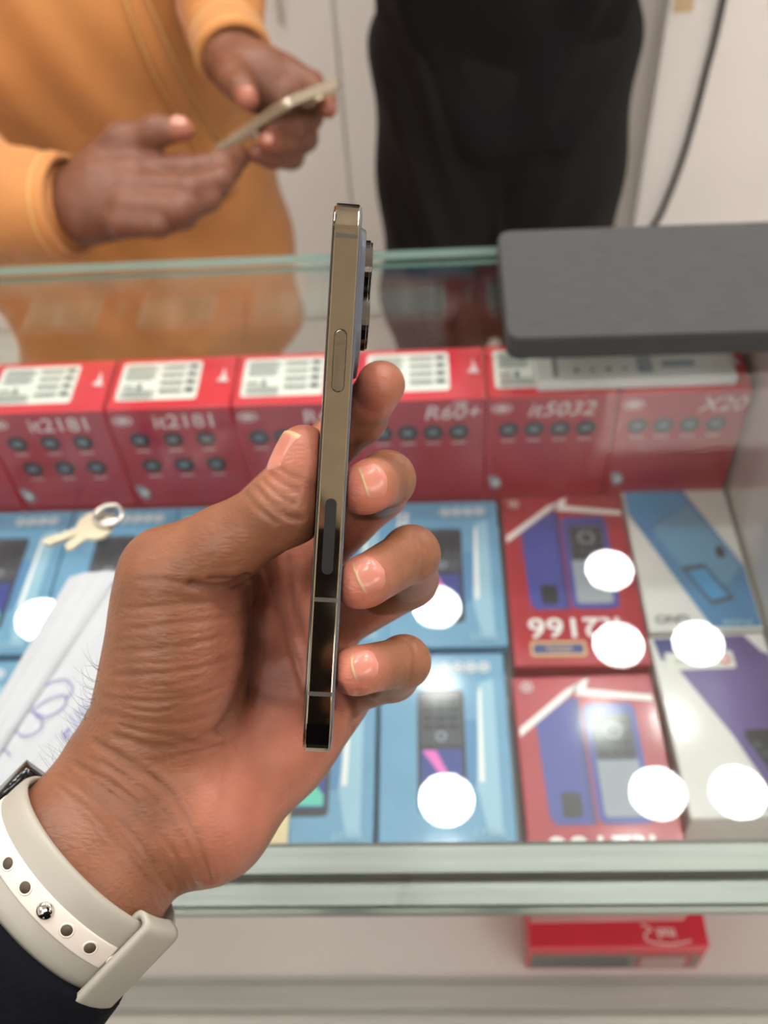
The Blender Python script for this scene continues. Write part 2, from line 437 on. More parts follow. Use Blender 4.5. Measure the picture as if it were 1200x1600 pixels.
prop(mobj('power_cable', *tube(cab, 0.0045), m_cable, smooth=True), 'thick dark cable hanging down the front of the white cabinet', 'cable')
gc = smoothcurve([(0.33, YB-0.02, 1.5), (0.325, YB-0.017, 0.85), (0.285, YB-0.017, 0.73), (0.24, YB-0.017, 0.62), (0.2, YB-0.017, 0.3), (0.2, YB-0.017, 0.005)], 8)
prop(mobj('wall_cable', *tube(gc, 0.0045), m_grey_cable, smooth=True), 'thin grey cable slanting down the wall behind the black-clad person', 'cable')
cc = []
for i in range(420):
    z = 1.5 - 0.8*i/420; a = i*0.9; cc.append((-0.262 + 0.004*math.cos(a), YB-0.02 + 0.004*math.sin(a), z))
prop(mobj('coiled_cord', *tube(cc, 0.0018, 6), m_brown_cable, smooth=True), 'thin brown coiled cord hanging on the wall above the orange sleeve', 'cord')

# ================================================================== GLASS COUNTER
m_glass = glass_mat('clear_glass', (0.955, 0.975, 0.965, 1), 1.52)
m_edge = mat('glass_edge', lin(150, 176, 166), 0.15, coat=0.5)
m_edge_dk = mat('glass_edge_dark', lin(70, 92, 84), 0.2, coat=0.5)
m_alu = mat('aluminium', lin(140, 143, 138), 0.45, metal=0.6, noise=0.12, nscale=30, stretch=(0.3, 8, 8), bump=0.05, bscale=300)
m_shelf = mat('white_shelf', lin(222, 216, 212), 0.4, noise=0.03, nscale=8)
m_panel = mat('grey_panel', lin(198, 192, 186), 0.12, coat=0.6)
m_dark = mat('dark_base', lin(70, 62, 60), 0.6)
GX0, GX1 = -0.95, 1.05
t = thing('display_counter', (0.05, 0.42, 0), 'glass topped display counter with aluminium rails and white shelves', 'counter')
def pane(name, lo, hi, m_edge_):
    V, Fc = boxd(lo, hi); ext = np.array(hi)-np.array(lo); ax = int(np.argmin(ext)); V_ = np.array(V); mi = []
    for f in Fc:
        n = np.ptp(V_[list(f)], axis=0); mi.append(0 if n[ax] < 1e-9 else 1)
    return mobj(name, V, Fc, [m_glass, m_edge_], t, midx=mi)
pane('top_glass', (GX0, 0.152, 0.992), (GX1, 0.675, 1.0), m_edge)
pane('rear_glass', (GX0, 0.664, 0.484), (GX1, 0.670, 0.9915), m_edge_dk)
# top front rail: stepped aluminium profile
V, Fc = extrude_x([(0.1530, 0.9905), (0.1535, 0.984), (0.172, 0.962), (0.187, 0.962), (0.187, 0.9890), (0.1845, 0.9905), (0.1716, 0.9905), (0.1712, 0.9825), (0.1672, 0.9825), (0.1668, 0.9895), (0.1622, 0.9895), (0.1618, 0.9905), (0.1565, 0.9905), (0.1560, 0.988), (0.1548, 0.988), (0.1545, 0.9905)], GX0, GX1)
mobj('top_rail', V, Fc, m_alu, t)
box('divider', (0.2615, 0.205, 0.7555), (0.2665, 0.662, 0.985), m_panel, t, bev=0.001)
box('upper_shelf', (GX0, 0.243, 0.737), (GX1, 0.6635, 0.755), m_shelf, t, bev=0.0015)
box('lower_shelf', (GX0, 0.2615, 0.462), (GX1, 0.6635, 0.482), m_shelf, t, bev=0.0015)
V, Fc = extrude_x([(0.226, 0.482), (0.226, 0.445), (0.261, 0.445), (0.261, 0.486), (0.2585, 0.486), (0.258, 0.4825), (0.2555, 0.4825), (0.255, 0.486), (0.2345, 0.486), (0.234, 0.4825), (0.2315, 0.4825), (0.231, 0.486), (0.228, 0.486)], GX0, GX1)
mobj('shelf_rail', V, Fc, mat('brightened_aluminium', lin(196, 197, 192), 0.4, metal=0.3, noise=0.06, nscale=30, stretch=(0.3, 8, 8)), t)  # rail aluminium coloured paler to make up for weak light down here
box('base_panel', (GX0, 0.262, 0.06), (GX1, 0.6635, 0.461), m_shelf, t)
box('plinth', (GX0, 0.28, 0.0), (GX1, 0.65, 0.0595), m_dark, t)
for x in (GX0, GX1-0.03):
    box('corner_post', (x, 0.189, 0.485), (x+0.03, 0.219, 0.9905), m_alu, t, bev=0.002)

# ------------------------------------------------------------------ cartons
m_red = mat('red_card', lin(214, 36, 58), 0.32, coat=0.5, noise=0.04, nscale=40)
m_dred = mat('deep_red_print', lin(168, 28, 48), 0.32, coat=0.5, noise=0.08, nscale=25)
m_blue = mat('blue_card', lin(102, 156, 192), 0.35, coat=0.5, noise=0.04, nscale=30)
m_blue2 = mat('blue_print', lin(74, 132, 180), 0.35, coat=0.4)
m_lblue = mat('pale_blue_print', lin(150, 192, 214), 0.35, coat=0.4)
m_wcard = mat('white_card', lin(222, 220, 216), 0.38, coat=0.3, noise=0.02, nscale=30)
m_label = mat('label_paper', lin(228, 228, 220), 0.6)
m_ink = mat('label_ink', lin(132, 134, 130), 0.6)
m_black = mat('black_print', lin(32, 34, 42), 0.35, coat=0.4)
m_icon = mat('icon_disc', lin(26, 33, 44), 0.5, coat=0.1)
m_pale = mat('pale_print', lin(226, 206, 206), 0.45)
m_white_p = mat('white_print', lin(240, 238, 236), 0.4, coat=0.3)
m_pgrey = mat('grey_print', lin(150, 158, 168), 0.4, coat=0.3)
m_key = mat('keypad_print', lin(66, 70, 82), 0.4, coat=0.3)
m_navy = mat('navy_print', lin(38, 56, 140), 0.35, coat=0.4)
m_violet = mat('violet_print', lin(62, 70, 152), 0.35, coat=0.4)
m_violet2 = mat('violet_dark_print', lin(50, 56, 122), 0.35, coat=0.4)
m_pink = mat('pink_print', lin(232, 110, 196), 0.35, coat=0.4)
m_teal = mat('teal_print', lin(90, 200, 180), 0.35, coat=0.4)
m_purple = mat('purple_print', lin(98, 78, 142), 0.35, coat=0.4)
m_gold = mat('gold_print', lin(210, 172, 120), 0.4, coat=0.3)
m_cream = mat('cream_card', lin(232, 214, 170), 0.5, noise=0.06, nscale=40)
m_cyan = mat('cyan_print', lin(70, 150, 205), 0.35, coat=0.4)

def label_print(P, u0, v0, u1, v1):
    P.rect(u0, v0, u1, v1, m_label, 0.003); wd, ht = u1-u0, v1-v0
    for k in range(7):
        v = v1 - ht*(0.1 + 0.06*k); P.rect(u0+wd*0.06, v-ht*0.018, u0+wd*(0.44 if k % 3 else 0.40), v+ht*0.018, m_ink)
    for k in range(4):
        v = v1 - ht*(0.14 + 0.21*k)
        P.rect(u0+wd*0.52, v-ht*0.03, u0+wd*0.80, v+ht*0.03, m_ink); P.rect(u0+wd*0.84, v-ht*0.05, u0+wd*0.95, v+ht*0.05, m_key)
        for q in range(6): P.rect(u0+wd*(0.53+0.045*q), v-ht*0.085, u0+wd*(0.55+0.045*q), v-ht*0.045, m_ink)
    P.rect(u0+wd*0.06, v0+ht*0.30, u0+wd*0.2, v0+ht*0.36, m_ink); P.rect(u0+wd*0.24, v0+ht*0.26, u0+wd*0.30, v0+ht*0.40, m_ink)
    for k in range(4):
        v = v0 + ht*(0.06 + 0.05*k); P.rect(u0+wd*0.06, v-ht*0.012, u0+wd*0.46, v+ht*0.012, m_ink)

SH = 0.7555
def standing(cx, text, rows, label, labx=(0.06, 0.72), italic=0.0, tx=0.60, second=None):
    W, D, H = 0.1045, 0.064, 0.1645
    t = thing('phone_carton', (cx, 0.615, SH), label, 'box', 'red cartons standing in the back row of the counter')
    box('carton', (-W/2, -D/2, 0), (W/2, D/2, H), m_red, t, bev=0.0012, local=True)
    P = Print(); P.rect(-W/2+0.0015, 0.0015, W/2-0.0015, H-0.0015, m_dred)
    P.disc(-W*0.39, H-0.013, 0.0088, m_pale, ry=0.0055); P.disc(-W*0.39, H-0.013, 0.0074, m_dred, ry=0.0043); P.disc(-W*0.39, H-0.013, 0.0055, m_pale, ry=0.0025)
    P.text(text, -W/2 + W*tx, H-0.015, 0.0155, m_pale, bold=0.008, sx=1.0, shear=italic)
    if second: P.text(second, W*0.30, H-0.006, 0.0058, m_pale, bold=0.02, shear=italic)
    if rows == 2:
        grid = [(-W*0.30 + W*0.275*k, H-0.036) for k in range(3)] + [(-W*0.27 + W*0.275*k, H-0.067) for k in range(3)]
    else: grid = [(-W*0.33 + W*0.205*k, H-0.037) for k in range(4)]
    for u, v in grid:
        P.disc(u, v, 0.0088, m_icon); P.ring(u, v, 0.0036, 0.0009, m_pgrey, 12); P.rect(u-0.0045, v-0.001, u+0.003, v+0.0006, m_pgrey)
        P.rect(u-0.006, v-0.0135, u+0.006, v-0.0122, m_pale)
    lf = [(-W/2+0.002, 0.072), (-W/2+0.009, 0.072), (-W/2+0.0135, 0.066), (-W/2+0.0135, 0.058), (-W/2+0.008, 0.054), (-W/2+0.004, 0.060)]
    P.poly(lf, m_pgrey); P.disc(-W/2+0.009, 0.063, 0.0028, m_label)
    P.stroke([(-W*0.2, 0.02), (0, 0.028), (W*0.25, 0.023)], 0.001, m_red)
    P.build('front_print', t, (0, -D/2, 0), (1, 0, 0), (0, 0, 1))
    P = Print(); label_print(P, -W/2 + labx[0]*W, -D/2+0.010, -W/2 + labx[1]*W, D/2-0.006)
    P.poly([(W*0.36, -0.002), (W*0.46, -0.004), (W*0.43, 0.006), (W*0.41, 0.016), (W*0.40, 0.004)], m_pale)
    P.build('barcode_label', t, (0, 0, H), (1, 0, 0), (0, 1, 0))
    return t
standing(-0.4325, 'it2181', 2, 'red upright carton cut off by the left edge of the picture')
standing(-0.3255, 'it2181', 2, 'red upright carton lettered it2181 above the blue carton at the left edge')
standing(-0.2185, 'it2181', 2, 'red upright carton lettered it2181, nearer the thumb than the other two')
standing(-0.1125, 'R60', 1, 'red upright carton with one icon row standing left of the held phone, behind the thumb', tx=0.72)
standing(-0.0075, 'R60+', 1, 'red upright carton lettered R60+ standing just right of the held phone', italic=0.2, tx=0.74, second='YES')
standing(0.0985, 'it5032', 1, 'red upright carton lettered it5032 in slanted type under the grey board', italic=0.25, tx=0.58)
standing(0.2055, 'X20', 1, 'red upright carton lettered X20 at the right end of the back row', italic=0.25, tx=0.80)

# white cartons lying on top of the two right-hand upright cartons
t = thing('white_carton', (0.163, 0.612, SH+0.1652), 'slim white carton lying on the red upright cartons under the grey board', 'box')
box('carton', (-0.078, -0.026, 0), (0.082, 0.030, 0.010), m_wcard, t, bev=0.0025, local=True)
P = Print(); 
for k in range(4): P.disc(-0.045+0.013*k, -0.012, 0.0022 if k % 2 == 0 else 0.0016, m_black)
P.rect(-0.064, -0.020, -0.060, 0.012, m_ink); P.rect(0.004, -0.018, 0.016, 0.002, m_pgrey); P.rect(0.006, -0.016, 0.010, -0.012, m_ink)
P.rect(0.024, -0.012, 0.05, -0.004, m_pgrey); P.disc(0.068, -0.012, 0.005, m_pale)
P.build('cover_print', t, (0, 0, 0.010), (1, 0, 0), (0, 1, 0))

def flat(cx, cy, W, L, H, m, name, label, group, art, rz=0.0, z=SH):
    t = thing(name, (cx, cy, z), label, 'box', group, rz)
    box('carton', (-W/2, -L/2, 0), (W/2, L/2, H), m, t, bev=0.0012, local=True)
    P = Print(); art(P, W, L); P.build('cover_print', t, (-W/2, -L/2, H), (1, 0, 0), (0, 1, 0))
    return t
def art_blue(P, W, L):
    q = lambda u, v: (u*W, v*L)
    P.poly([q(.02, .02), q(.16, .02), q(.22, .35), q(.16, .75), q(.02, .9)], m_blue)
    P.poly([q(.66, .28), q(.76, .28), q(.76, .62), q(.66, .62)], m_blue2)
    P.poly([q(.73, .28), q(.80, .05), q(.90, .05), q(.90, .85), q(.78, .82)], m_lblue)
    P.poly([q(.75, .30), q(.79, .30), q(.80, .80), q(.775, .78)], m_white_p)
    P.rect(.29*W, .15*L, .66*W, .79*L, m_black, 0.004)
    P.rect(.315*W, .49*L, .635*W, .775*L, m_key)
    for r in range(4):
        for c in range(3): P.rect((.335+.10*c)*W, (.57+.047*r)*L, (.415+.10*c)*W, (.600+.047*r)*L, m_black)
    P.disc(.475*W, .535*L, 0.0042, m_pgrey); P.disc(.475*W, .535*L, 0.0026, m_key)
    P.rect(.32*W, .19*L, .63*W, .465*L, m_navy)
    P.poly([q(.33, .46), q(.43, .46), q(.55, .30), q(.50, .30)], m_pink)
    P.poly([q(.42, .20), q(.62, .20), q(.62, .25), q(.52, .33)], m_teal)
    for k in range(4):
        u, v = (.52 + .105*k)*W, .915*L; P.ring(u, v, 0.0048, 0.0013, m_white_p); P.disc(u, v, 0.0020, m_white_p)
    P.text('D2', .13*W, .86*L, .010, m_white_p, rot=-math.pi/2, bold=0.03)
    P.text('DIGIT', .80*W, .055*L, .0065, m_lblue, rot=math.pi, bold=0.02)
BW, BL, BH = 0.0965, 0.155, 0.0445
B = 'light blue cartons lying flat in the glass counter'
flat(-0.3805, 0.502, BW, BL, BH, m_blue, 'phone_carton', 'light blue carton at the left edge of the picture, left of the keys', B, art_blue)
flat(-0.2826, 0.502, BW, BL, BH, m_blue, 'phone_carton', 'light blue carton seen below the keys and the folded white bag', B, art_blue)
flat(-0.1853, 0.502, BW, BL, BH, m_blue, 'phone_carton', 'light blue carton peeking out above the base of the thumb', B, art_blue)
flat(-0.0885, 0.502, BW, BL, BH, m_blue, 'phone_carton', 'light blue carton mostly hidden behind the palm and the held phone', B, art_blue)
flat(0.0075, 0.500, BW, BL, BH, m_blue, 'phone_carton', 'light blue carton right of the ring finger, beside the it2166 carton', B, art_blue)
flat(-0.3855, 0.340, BW, BL, BH, m_blue, 'phone_carton', 'light blue carton at the left edge under the folded white bag', B, art_blue)
flat(-0.0965, 0.337, BW, BL, BH, m_blue, 'phone_carton', 'light blue carton below the little finger, beside the heel of the hand', B, art_blue)
flat(0.0030, 0.3385, BW, BL, BH, m_blue, 'phone_carton', 'light blue carton at the front rail, lower of two touching the red ones', B, art_blue)

def art_red(P, W, L):
    q = lambda u, v: (u*W, v*L)
    P.poly([q(.02, .74), q(.02, .70), q(.40, .90), q(.38, .93)], m_white_p); P.poly([q(.38, .93), q(.40, .90), q(.48, .965), q(.55, .985)], m_white_p)
    P.poly([q(.44, .90), q(.98, .86), q(.98, .89), q(.52, .93)], m_white_p); P.poly([q(.44, .90), q(.52, .93), q(.55, .985), q(.48, .965)], m_white_p)
    P.poly([q(.16, .34), q(.20, .30), q(.46, .30), q(.46, .88), q(.40, .89), q(.14, .76)], m_violet)
    P.poly([q(.42, .30), q(.46, .30), q(.46, .88), q(.42, .88)], m_violet2)
    P.rect(.475*W, .30*L, .84*W, .855*L, m_violet, 0.006); P.rect(.52*W, .33*L, .80*W, .80*L, m_pgrey, 0.003)
    P.rect(.52*W, .58*L, .80*W, .80*L, m_key, 0.002)
    for r in range(4):
        for c in range(3): P.rect((.545+.085*c)*W, (.60+.047*r)*L, (.61+.085*c)*W, (.63+.047*r)*L, m_black)
    P.ring(.66*W, .72*L, 0.007, 0.0015, m_pgrey)
    P.rect(.25*W, .33*L, .38*W, .44*L, m_black, 0.003)
    P.text('it2166', .47*W, .195*L, .0195, m_white_p, rot=math.pi, bold=0.012, sx=1.1)
    P.rect(.13*W, .045*L, .54*W, .125*L, m_gold, 0.002); P.rect(.15*W, .06*L, .52*W, .11*L, m_violet2)
    P.text('DIGITAL', .335*W, .085*L, .0042, m_gold, rot=math.pi, bold=0.02)
    P.ring(.10*W, .945*L, 0.0048, 0.0012, m_pale); P.disc(.10*W, .945*L, 0.0018, m_pale)
R = 'red cartons lying flat in the glass counter'
flat(0.1130, 0.492, 0.1065, 0.178, BH, m_dred, 'phone_carton', 'red carton lying flat with upside down it2166 lettering and blue phone picture', R, art_red, rz=-0.006)
flat(0.1105, 0.309, 0.1065, 0.170, BH, m_dred, 'phone_carton', 'shrink-wrapped red carton lying flat at the front rail, its lettering hidden', R, art_red, rz=0.012)
def art_wb(P, W, L):
    q = lambda u, v: (u*W, v*L)
    P.poly([q(.02, .985), q(.60, .985), q(.98, .42), q(.985, .02), q(.55, .02), q(.02, .82)], m_blue2)
    P.poly([q(.05, .985), q(.55, .985), q(.62, .88), q(.18, .72), q(.02, .80)], m_cyan)
    P.poly([q(.22, .70), q(.62, .88), q(.95, .42), q(.80, .30), q(.5, .28)], m_blue)
    P.poly([q(.40, .42), q(.62, .44), q(.82, .20), q(.60, .16)], m_key); P.poly([q(.45, .39), q(.62, .41), q(.77, .22), q(.61, .19)], m_cyan)
    P.disc(.80*W, .52*L, 0.004, m_key, ry=0.007); P.disc(.80*W, .52*L, 0.002, m_black)
    P.text('GNO', .22*W, .075*L, .0085, m_key, rot=math.pi, bold=0.02); P.text('Mobile', .78*W, .045*L, .0062, m_lblue, rot=math.pi, bold=0.02)
flat(0.2135, 0.509, 0.090, 0.152, BH, m_wcard, 'phone_carton', 'white carton with a blue diagonal band lying flat at the right end', 'white cartons lying flat at the right end', art_wb, rz=0.0)
def art_wp(P, W, L):
    q = lambda u, v: (u*W, v*L)
    P.poly([q(.03, .985), q(.985, .985), q(.985, .02), q(.72, .02), q(.50, .40), q(.20, .78)], m_purple)
    P.poly([q(.03, .985), q(.30, .985), q(.24, .80), q(.06, .86)], m_violet2)
    P.poly([q(.82, .985), q(.985, .985), q(.985, .86), q(.93, .88)], m_white_p)
    P.rect(.10*W, .79*L, .68*W, .895*L, m_label, 0.002); P.disc(.60*W, .842*L, 0.0045, m_red); P.disc(.60*W, .842*L, 0.0025, m_white_p)
    P.text('D3 special', .33*W, .842*L, .0062, m_pgrey, rot=math.pi, bold=0.015)
    P.poly([q(.58, .40), q(.60, .44), q(.92, .44), q(.985, .34), q(.985, .12), q(.78, .10)], m_black)
    P.poly([q(.72, .32), q(.88, .33), q(.94, .24), q(.80, .22)], m_violet)
    for k in range(3): P.poly([q(.62+.05*k, .37-.05*k), q(.68+.05*k, .375-.05*k), q(.70+.05*k, .345-.05*k), q(.64+.05*k, .34-.05*k)], m_key)
    P.text('DIGITA', .42*W, .06*L, .0085, m_key, rot=math.pi, bold=0.02)
flat(0.2140, 0.3545, 0.090, 0.150, BH, m_wcard, 'phone_carton', 'white and purple carton lying flat in the front right corner', 'white cartons lying flat at the right end', art_wp, rz=0.03)
# cream slip on the blue carton by the wrist
t = prop(mobj('cream_slip', *boxd((-0.158, 0.262, 0.80065), (-0.108, 0.330, 0.8035), 0.001), m_cream), 'cream card slip lying on a blue carton beside the wrist', 'card')

# red carton on the lower shelf
t = thing('phone_carton', (0.153, 0.324, 0.4825), 'red carton lying on the lower white shelf below the front rail', 'box')
box('carton', (-0.079, -0.054, 0), (0.079, 0.054, 0.064), m_red, t, bev=0.0015, local=True)
P = Print(); P.text('itel', 0.043, -0.0425, 0.0095, m_white_p, rot=math.pi, bold=0.005, shear=-0.2)
P.stroke(smoothcurve([(0.064, -0.0485), (0.045, -0.0515), (0.027, -0.0490), (0.024, -0.0435), (0.030, -0.0385), (0.022, -0.0345)], 6), 0.0012, m_white_p)
P.build('cover_print', t, (0, 0, 0.064), (1, 0, 0), (0, 1, 0))
P = Print(); P.rect(-0.076, 0.004, 0.076, 0.044, m_ink); P.rect(0.02, 0.006, 0.07, 0.04, m_dred)
for k in range(22): P.rect(-0.072+0.004*k, 0.008, -0.0705+0.004*k, 0.038, m_key)
for k in range(5): P.rect(0.024, 0.010+0.006*k, 0.064, 0.013+0.006*k, m_pale)
P.build('side_print', t, (0, -0.054, 0), (1, 0, 0), (0, 0, 1))

# ------------------------------------------------------------------ grey board on the glass
m_felt = mat('grey_fabric', lin(66, 66, 66), 0.9, noise=0.16, nscale=160, stretch=(0.35, 3, 3), bump=0.4, bscale=500)
m_felt_dk = mat('dark_binding', lin(50, 49, 48), 0.8, noise=0.2, nscale=260, stretch=(0.2, 1, 4), bump=0.5, bscale=600)
t = thing('grey_board', (0.3, 0.6, 1.0005), 'dark grey fabric covered flat board lying on the glass top', 'board', rz=-0.010)
def rounded_slab(x0, x1, y0, y1, z0, z1, r):
    P = []
    for cx, cy, a0 in ((x1-r, y1-r, 0), (x0+r, y1-r, 90), (x0+r, y0+r, 180), (x1-r, y0+r, 270)):
        for k in range(9): a = math.radians(a0 + 11.25*k); P.append((cx + r*math.cos(a), cy + r*math.sin(a)))
    n = len(P); V = [(x, y, z0) for x, y in P] + [(x, y, z1) for x, y in P]
    return V, [(i, (i+1) % n, n+(i+1) % n, n+i) for i in range(n)] + [tuple(range(n))[::-1], tuple(range(n, 2*n))]
V, Fc = rounded_slab(-0.245, 0.35, -0.069, 0.066, 0.0, 0.0165, 0.011); mobj('binding', V, Fc, m_felt_dk, t, local=True)
V, Fc = rounded_slab(-0.244, 0.349, -0.068, 0.065, 0.0165, 0.0185, 0.010); mobj('fabric_top', V, Fc, m_felt, t, local=True)

# ------------------------------------------------------------------ keys on the glass
m_brass = mat('key_metal', lin(196, 186, 160), 0.32, metal=0.9, noise=0.1, nscale=60)
m_steel = mat('steel', lin(200, 198, 192), 0.25, metal=1.0)
kt = thing('key_bunch', (-0.214, 0.384, 1.0), 'bunch of worn metal keys on a ring lying on the glass', 'keys')
def key(bx, by, ang, blade, z, hole):
    out = []; n = 18
    for k in range(n):
        a = math.radians(25 + 310*k/(n-1)); out.append((-0.0095*math.cos(a)*1.0, 0.0105*math.sin(a)))
    teeth = []; L = blade
    for k in range(12):
        x = 0.009 + L*(k+0.5)/12; teeth.append((x, -0.0022 - 0.0014*((k*7) % 3)/2))
    out = [(0.0085, 0.0035)] + [(-p[0]-0.0, p[1]) for p in []] + [( -0.0 + p[0], p[1]) for p in out[::-1]][::-1] + []
    head = [(0.011*math.cos(math.radians(a)), 0.011*math.sin(math.radians(a))) for a in range(25, 340, 15)]
    P = head + [(0.010, -0.0032)] + teeth + [(0.009+L+0.003, 0.0), (0.009+L, 0.0030), (0.010, 0.0034)]
    c, s = math.cos(ang), math.sin(ang); P = [(bx + x*c - y*s, by + x*s + y*c) for x, y in P]; m = len(P)
    V = [(x, y, z) for x, y in P] + [(x, y, z+0.0021) for x, y in P]
    mobj('key', V, [(i, (i+1) % m, m+(i+1) % m, m+i) for i in range(m)] + [tuple(range(m))[::-1], tuple(range(m, 2*m))], m_brass, kt)
key(-0.2135, 0.3865, math.radians(205), 0.020, 1.0003, 0)
key(-0.2105, 0.3840, math.radians(230), 0.012, 1.0026, 0)
rp = [(-0.2035 + 0.0085*math.cos(2*math.pi*k/32), 0.3905 + 0.0085*math.sin(2*math.pi*k/32), 1.0066) for k in range(32)]
mobj('key_ring', *tube(rp, 0.0015, 8, True), m_steel, kt, smooth=True)
V, Fc = lathe([(0.002, 0), (0.0062, 0.0002), (0.0066, 0.0012), (0.0062, 0.0022), (0.002, 0.0024)], 24); V = np.array(V) + [-0.2045, 0.3885, 1.0025]
mobj('round_tag', V, Fc, m_steel, kt, smooth=True)

# ------------------------------------------------------------------ folded white paper bag on the glass
m_paper = mat('paper', lin(180, 184, 188), 0.6, noise=0.03, nscale=30, bump=0.15, bscale=80, sss=0.0)
m_pen = mat('pen_ink', lin(112, 112, 170), 0.6)
bt = thing('paper_bag', (-0.22, 0.28, 1.0), 'folded white paper bag with blue pen scribbles on the glass', 'paper')
def sheet(corners, nu, nv, hfun, m, name, thick=0.0007):
    a, b, c, d = (np.array(q, float) for q in corners); V = []
    for lay in (0, 1):
        for i in range(nu+1):
            for j in range(nv+1):
                u, v = i/nu, j/nv; p = (a*(1-u)+b*u)*(1-v) + (d*(1-u)+c*u)*v
                V.append((p[0], p[1], 1.0006 + hfun(u, v) + (thick if lay else 0)))
    n = (nu+1)*(nv+1); Fc = []
    g = lambda i, j: i*(nv+1)+j
    for i in range(nu):
        for j in range(nv):
            q = (g(i, j), g(i+1, j), g(i+1, j+1), g(i, j+1)); Fc += [tuple(x+n for x in q), q[::-1]]
    rim = [g(i, 0) for i in range(nu)] + [g(nu, j) for j in range(nv)] + [g(i, nv) for i in range(nu, 0, -1)] + [g(0, j) for j in range(nv, 0, -1)]
    for k in range(len(rim)): p, q = rim[k], rim[(k+1) % len(rim)]; Fc.append((p, q, q+n, p+n))
    return mobj(name, V, Fc, m, bt, smooth=False)
sheet([(-0.258, 0.180), (-0.175, 0.150), (-0.115, 0.270), (-0.205, 0.349)], 40, 24, lambda u, v: 0.0014*abs(math.sin(u*11+0.6*v)) + 0.0009*abs(math.sin(u*27+0.4)), m_paper, 'back_panel')
sheet([(-0.2567, 0.19), (-0.242, 0.19), (-0.1885, 0.347), (-0.2185, 0.3435)], 30, 26, lambda u, v: 0.0028 + 0.0040*max(0.0, math.sin(min(1, u*1.02)*math.pi))**0.6*(1-0.3*v) + 0.0007*abs(math.sin(u*8+v*2)), m_paper, 'folded_flap')
P = Print(); P.z = 0.0001
def scr(pts): return smoothcurve([(x, y) for x, y in pts], 6)
P.stroke(scr([(0, 0), (.006, .006), (.014, .008), (.016, .002), (.010, -.004), (.002, -.004), (-.002, .004), (.002, .014), (.012, .018), (.018, .012), (.016, .006)]), 0.0007, m_pen)
P.stroke(scr([(-.004, -.002), (-.008, -.010), (-.002, -.016), (.006, -.012), (.004, -.004), (-.004, -.001)]), 0.0007, m_pen)
for k in range(5): P.stroke(scr([(.020+.0022*k, -.004+.0024*k), (.024+.0022*k, -.009+.0024*k), (.026+.0022*k, -.012+.0024*k)]), 0.0007, m_pen)
P.stroke(scr([(.018, -.016), (.022, -.012), (.020, -.018), (.026, -.014), (.030, -.006)]), 0.0007, m_pen)
P.stroke(scr([(-.026, -.026), (-.022, -.022), (-.02, -.027), (-.016, -.022), (-.014, -.028), (-.010, -.024), (-.006, -.027)]), 0.0007, m_pen)
P.build('pen_scribble', bt, (-0.2170, 0.2560, 1.0036), (1, 0, 0), (0, 1, 0), local=False)

# ================================================================== THE HELD PHONE
T0, B0 = pm(545.5, 296, 250.5), pm(494, 1190, 243.0)      # middle of the near (button) edge, top and bottom
pa = T0 - B0; PL = 146.7; pa /= np.linalg.norm(pa)         # long axis, pointing to the phone's top
pc = (T0 + B0)/2; rayc = pc/np.linalg.norm(pc)
pwd = rayc - (rayc @ pa)*pa; pwd /= np.linalg.norm(pwd)    # width axis, away from the viewer
pn = np.cross(pa, pwd); pn /= np.linalg.norm(pn)
if pn[0] < 0: pn = -pn                                     # thickness axis, towards the back cover (right)
Tl, Wd, Th = PL, 71.5, 7.65
def phone_pt(l, wv, tz): return pc + l*pa + wv*pwd + tz*pn  # l -73..73, w 0..71.5, t -3.8..3.8
m_steelp = mat('polished_steel', lin(166, 153, 132), 0.055, metal=1.0, noise=0.06, nscale=120)
_nt = m_steelp.node_tree; _n = _nt.nodes.new('ShaderNodeTexNoise'); _n.inputs['Scale'].default_value = 45; _n.inputs['Detail'].default_value = 6
_t = _nt.nodes.new('ShaderNodeTexCoord'); _nt.links.new(_t.outputs['Object'], _n.inputs['Vector'])      # finger smudges on the polished frame
_r = _nt.nodes.new('ShaderNodeMapRange'); _r.inputs[1].default_value = 0.42; _r.inputs[2].default_value = 0.68; _r.inputs[3].default_value = 0.035; _r.inputs[4].default_value = 0.13
_nt.links.new(_n.outputs['Fac'], _r.inputs[0]); _nt.links.new(_r.outputs[0], _nt.nodes['Principled BSDF'].inputs['Roughness'])
m_steelb = mat('steel_button', lin(150, 140, 122), 0.12, metal=1.0)
m_screen = mat('screen_glass', lin(10, 11, 14), 0.05, coat=1.0)
m_backg = mat('frosted_back', lin(84, 90, 100), 0.28, coat=0.2)
m_antenna = mat('antenna_band', lin(74, 70, 62), 0.55, spec=0.2)
m_window = mat('antenna_window', lin(30, 30, 29), 0.55, spec=0.2)
m_lensr = mat('lens_ring', lin(120, 116, 112), 0.12, metal=1.0)
m_lens = mat('lens_glass', lin(8, 8, 12), 0.03, coat=1.0)
ph = thing('smartphone', c2w(phone_pt(-Tl/2, Wd/2, 0)), 'slim smartphone with polished steel frame held upright edge on', 'smartphone')
def rrect(hl, w0, w1, r, n=10):
    P = []
    for cl, cw, a0 in ((hl-r, w1-r, 0), (-hl+r, w1-r, 90), (-hl+r, w0+r, 180), (hl-r, w0+r, 270)):
        for k in range(n+1):
            a = math.radians(a0 + 90*k/n); P.append((cl + r*math.cos(a), cw + r*math.sin(a)))
    return P
def phone_loft(sections):
    """sections: list of (inset, t); rounded-rect outline lofted through the thickness"""
    V = []; 
    for ins, tz in sections:
        for l, wv in rrect(Tl/2-ins, ins, Wd-ins, 10.5-ins): V.append(c2w(phone_pt(l, wv, tz)))
    n = len(V)//len(sections); Fc = []
    for i in range(len(sections)-1):
        for k in range(n): Fc.append((i*n+k, i*n+(k+1) % n, (i+1)*n+(k+1) % n, (i+1)*n+k))
    Fc += [tuple(range(n))[::-1], tuple(range((len(sections)-1)*n, len(sections)*n))]
    return V, Fc
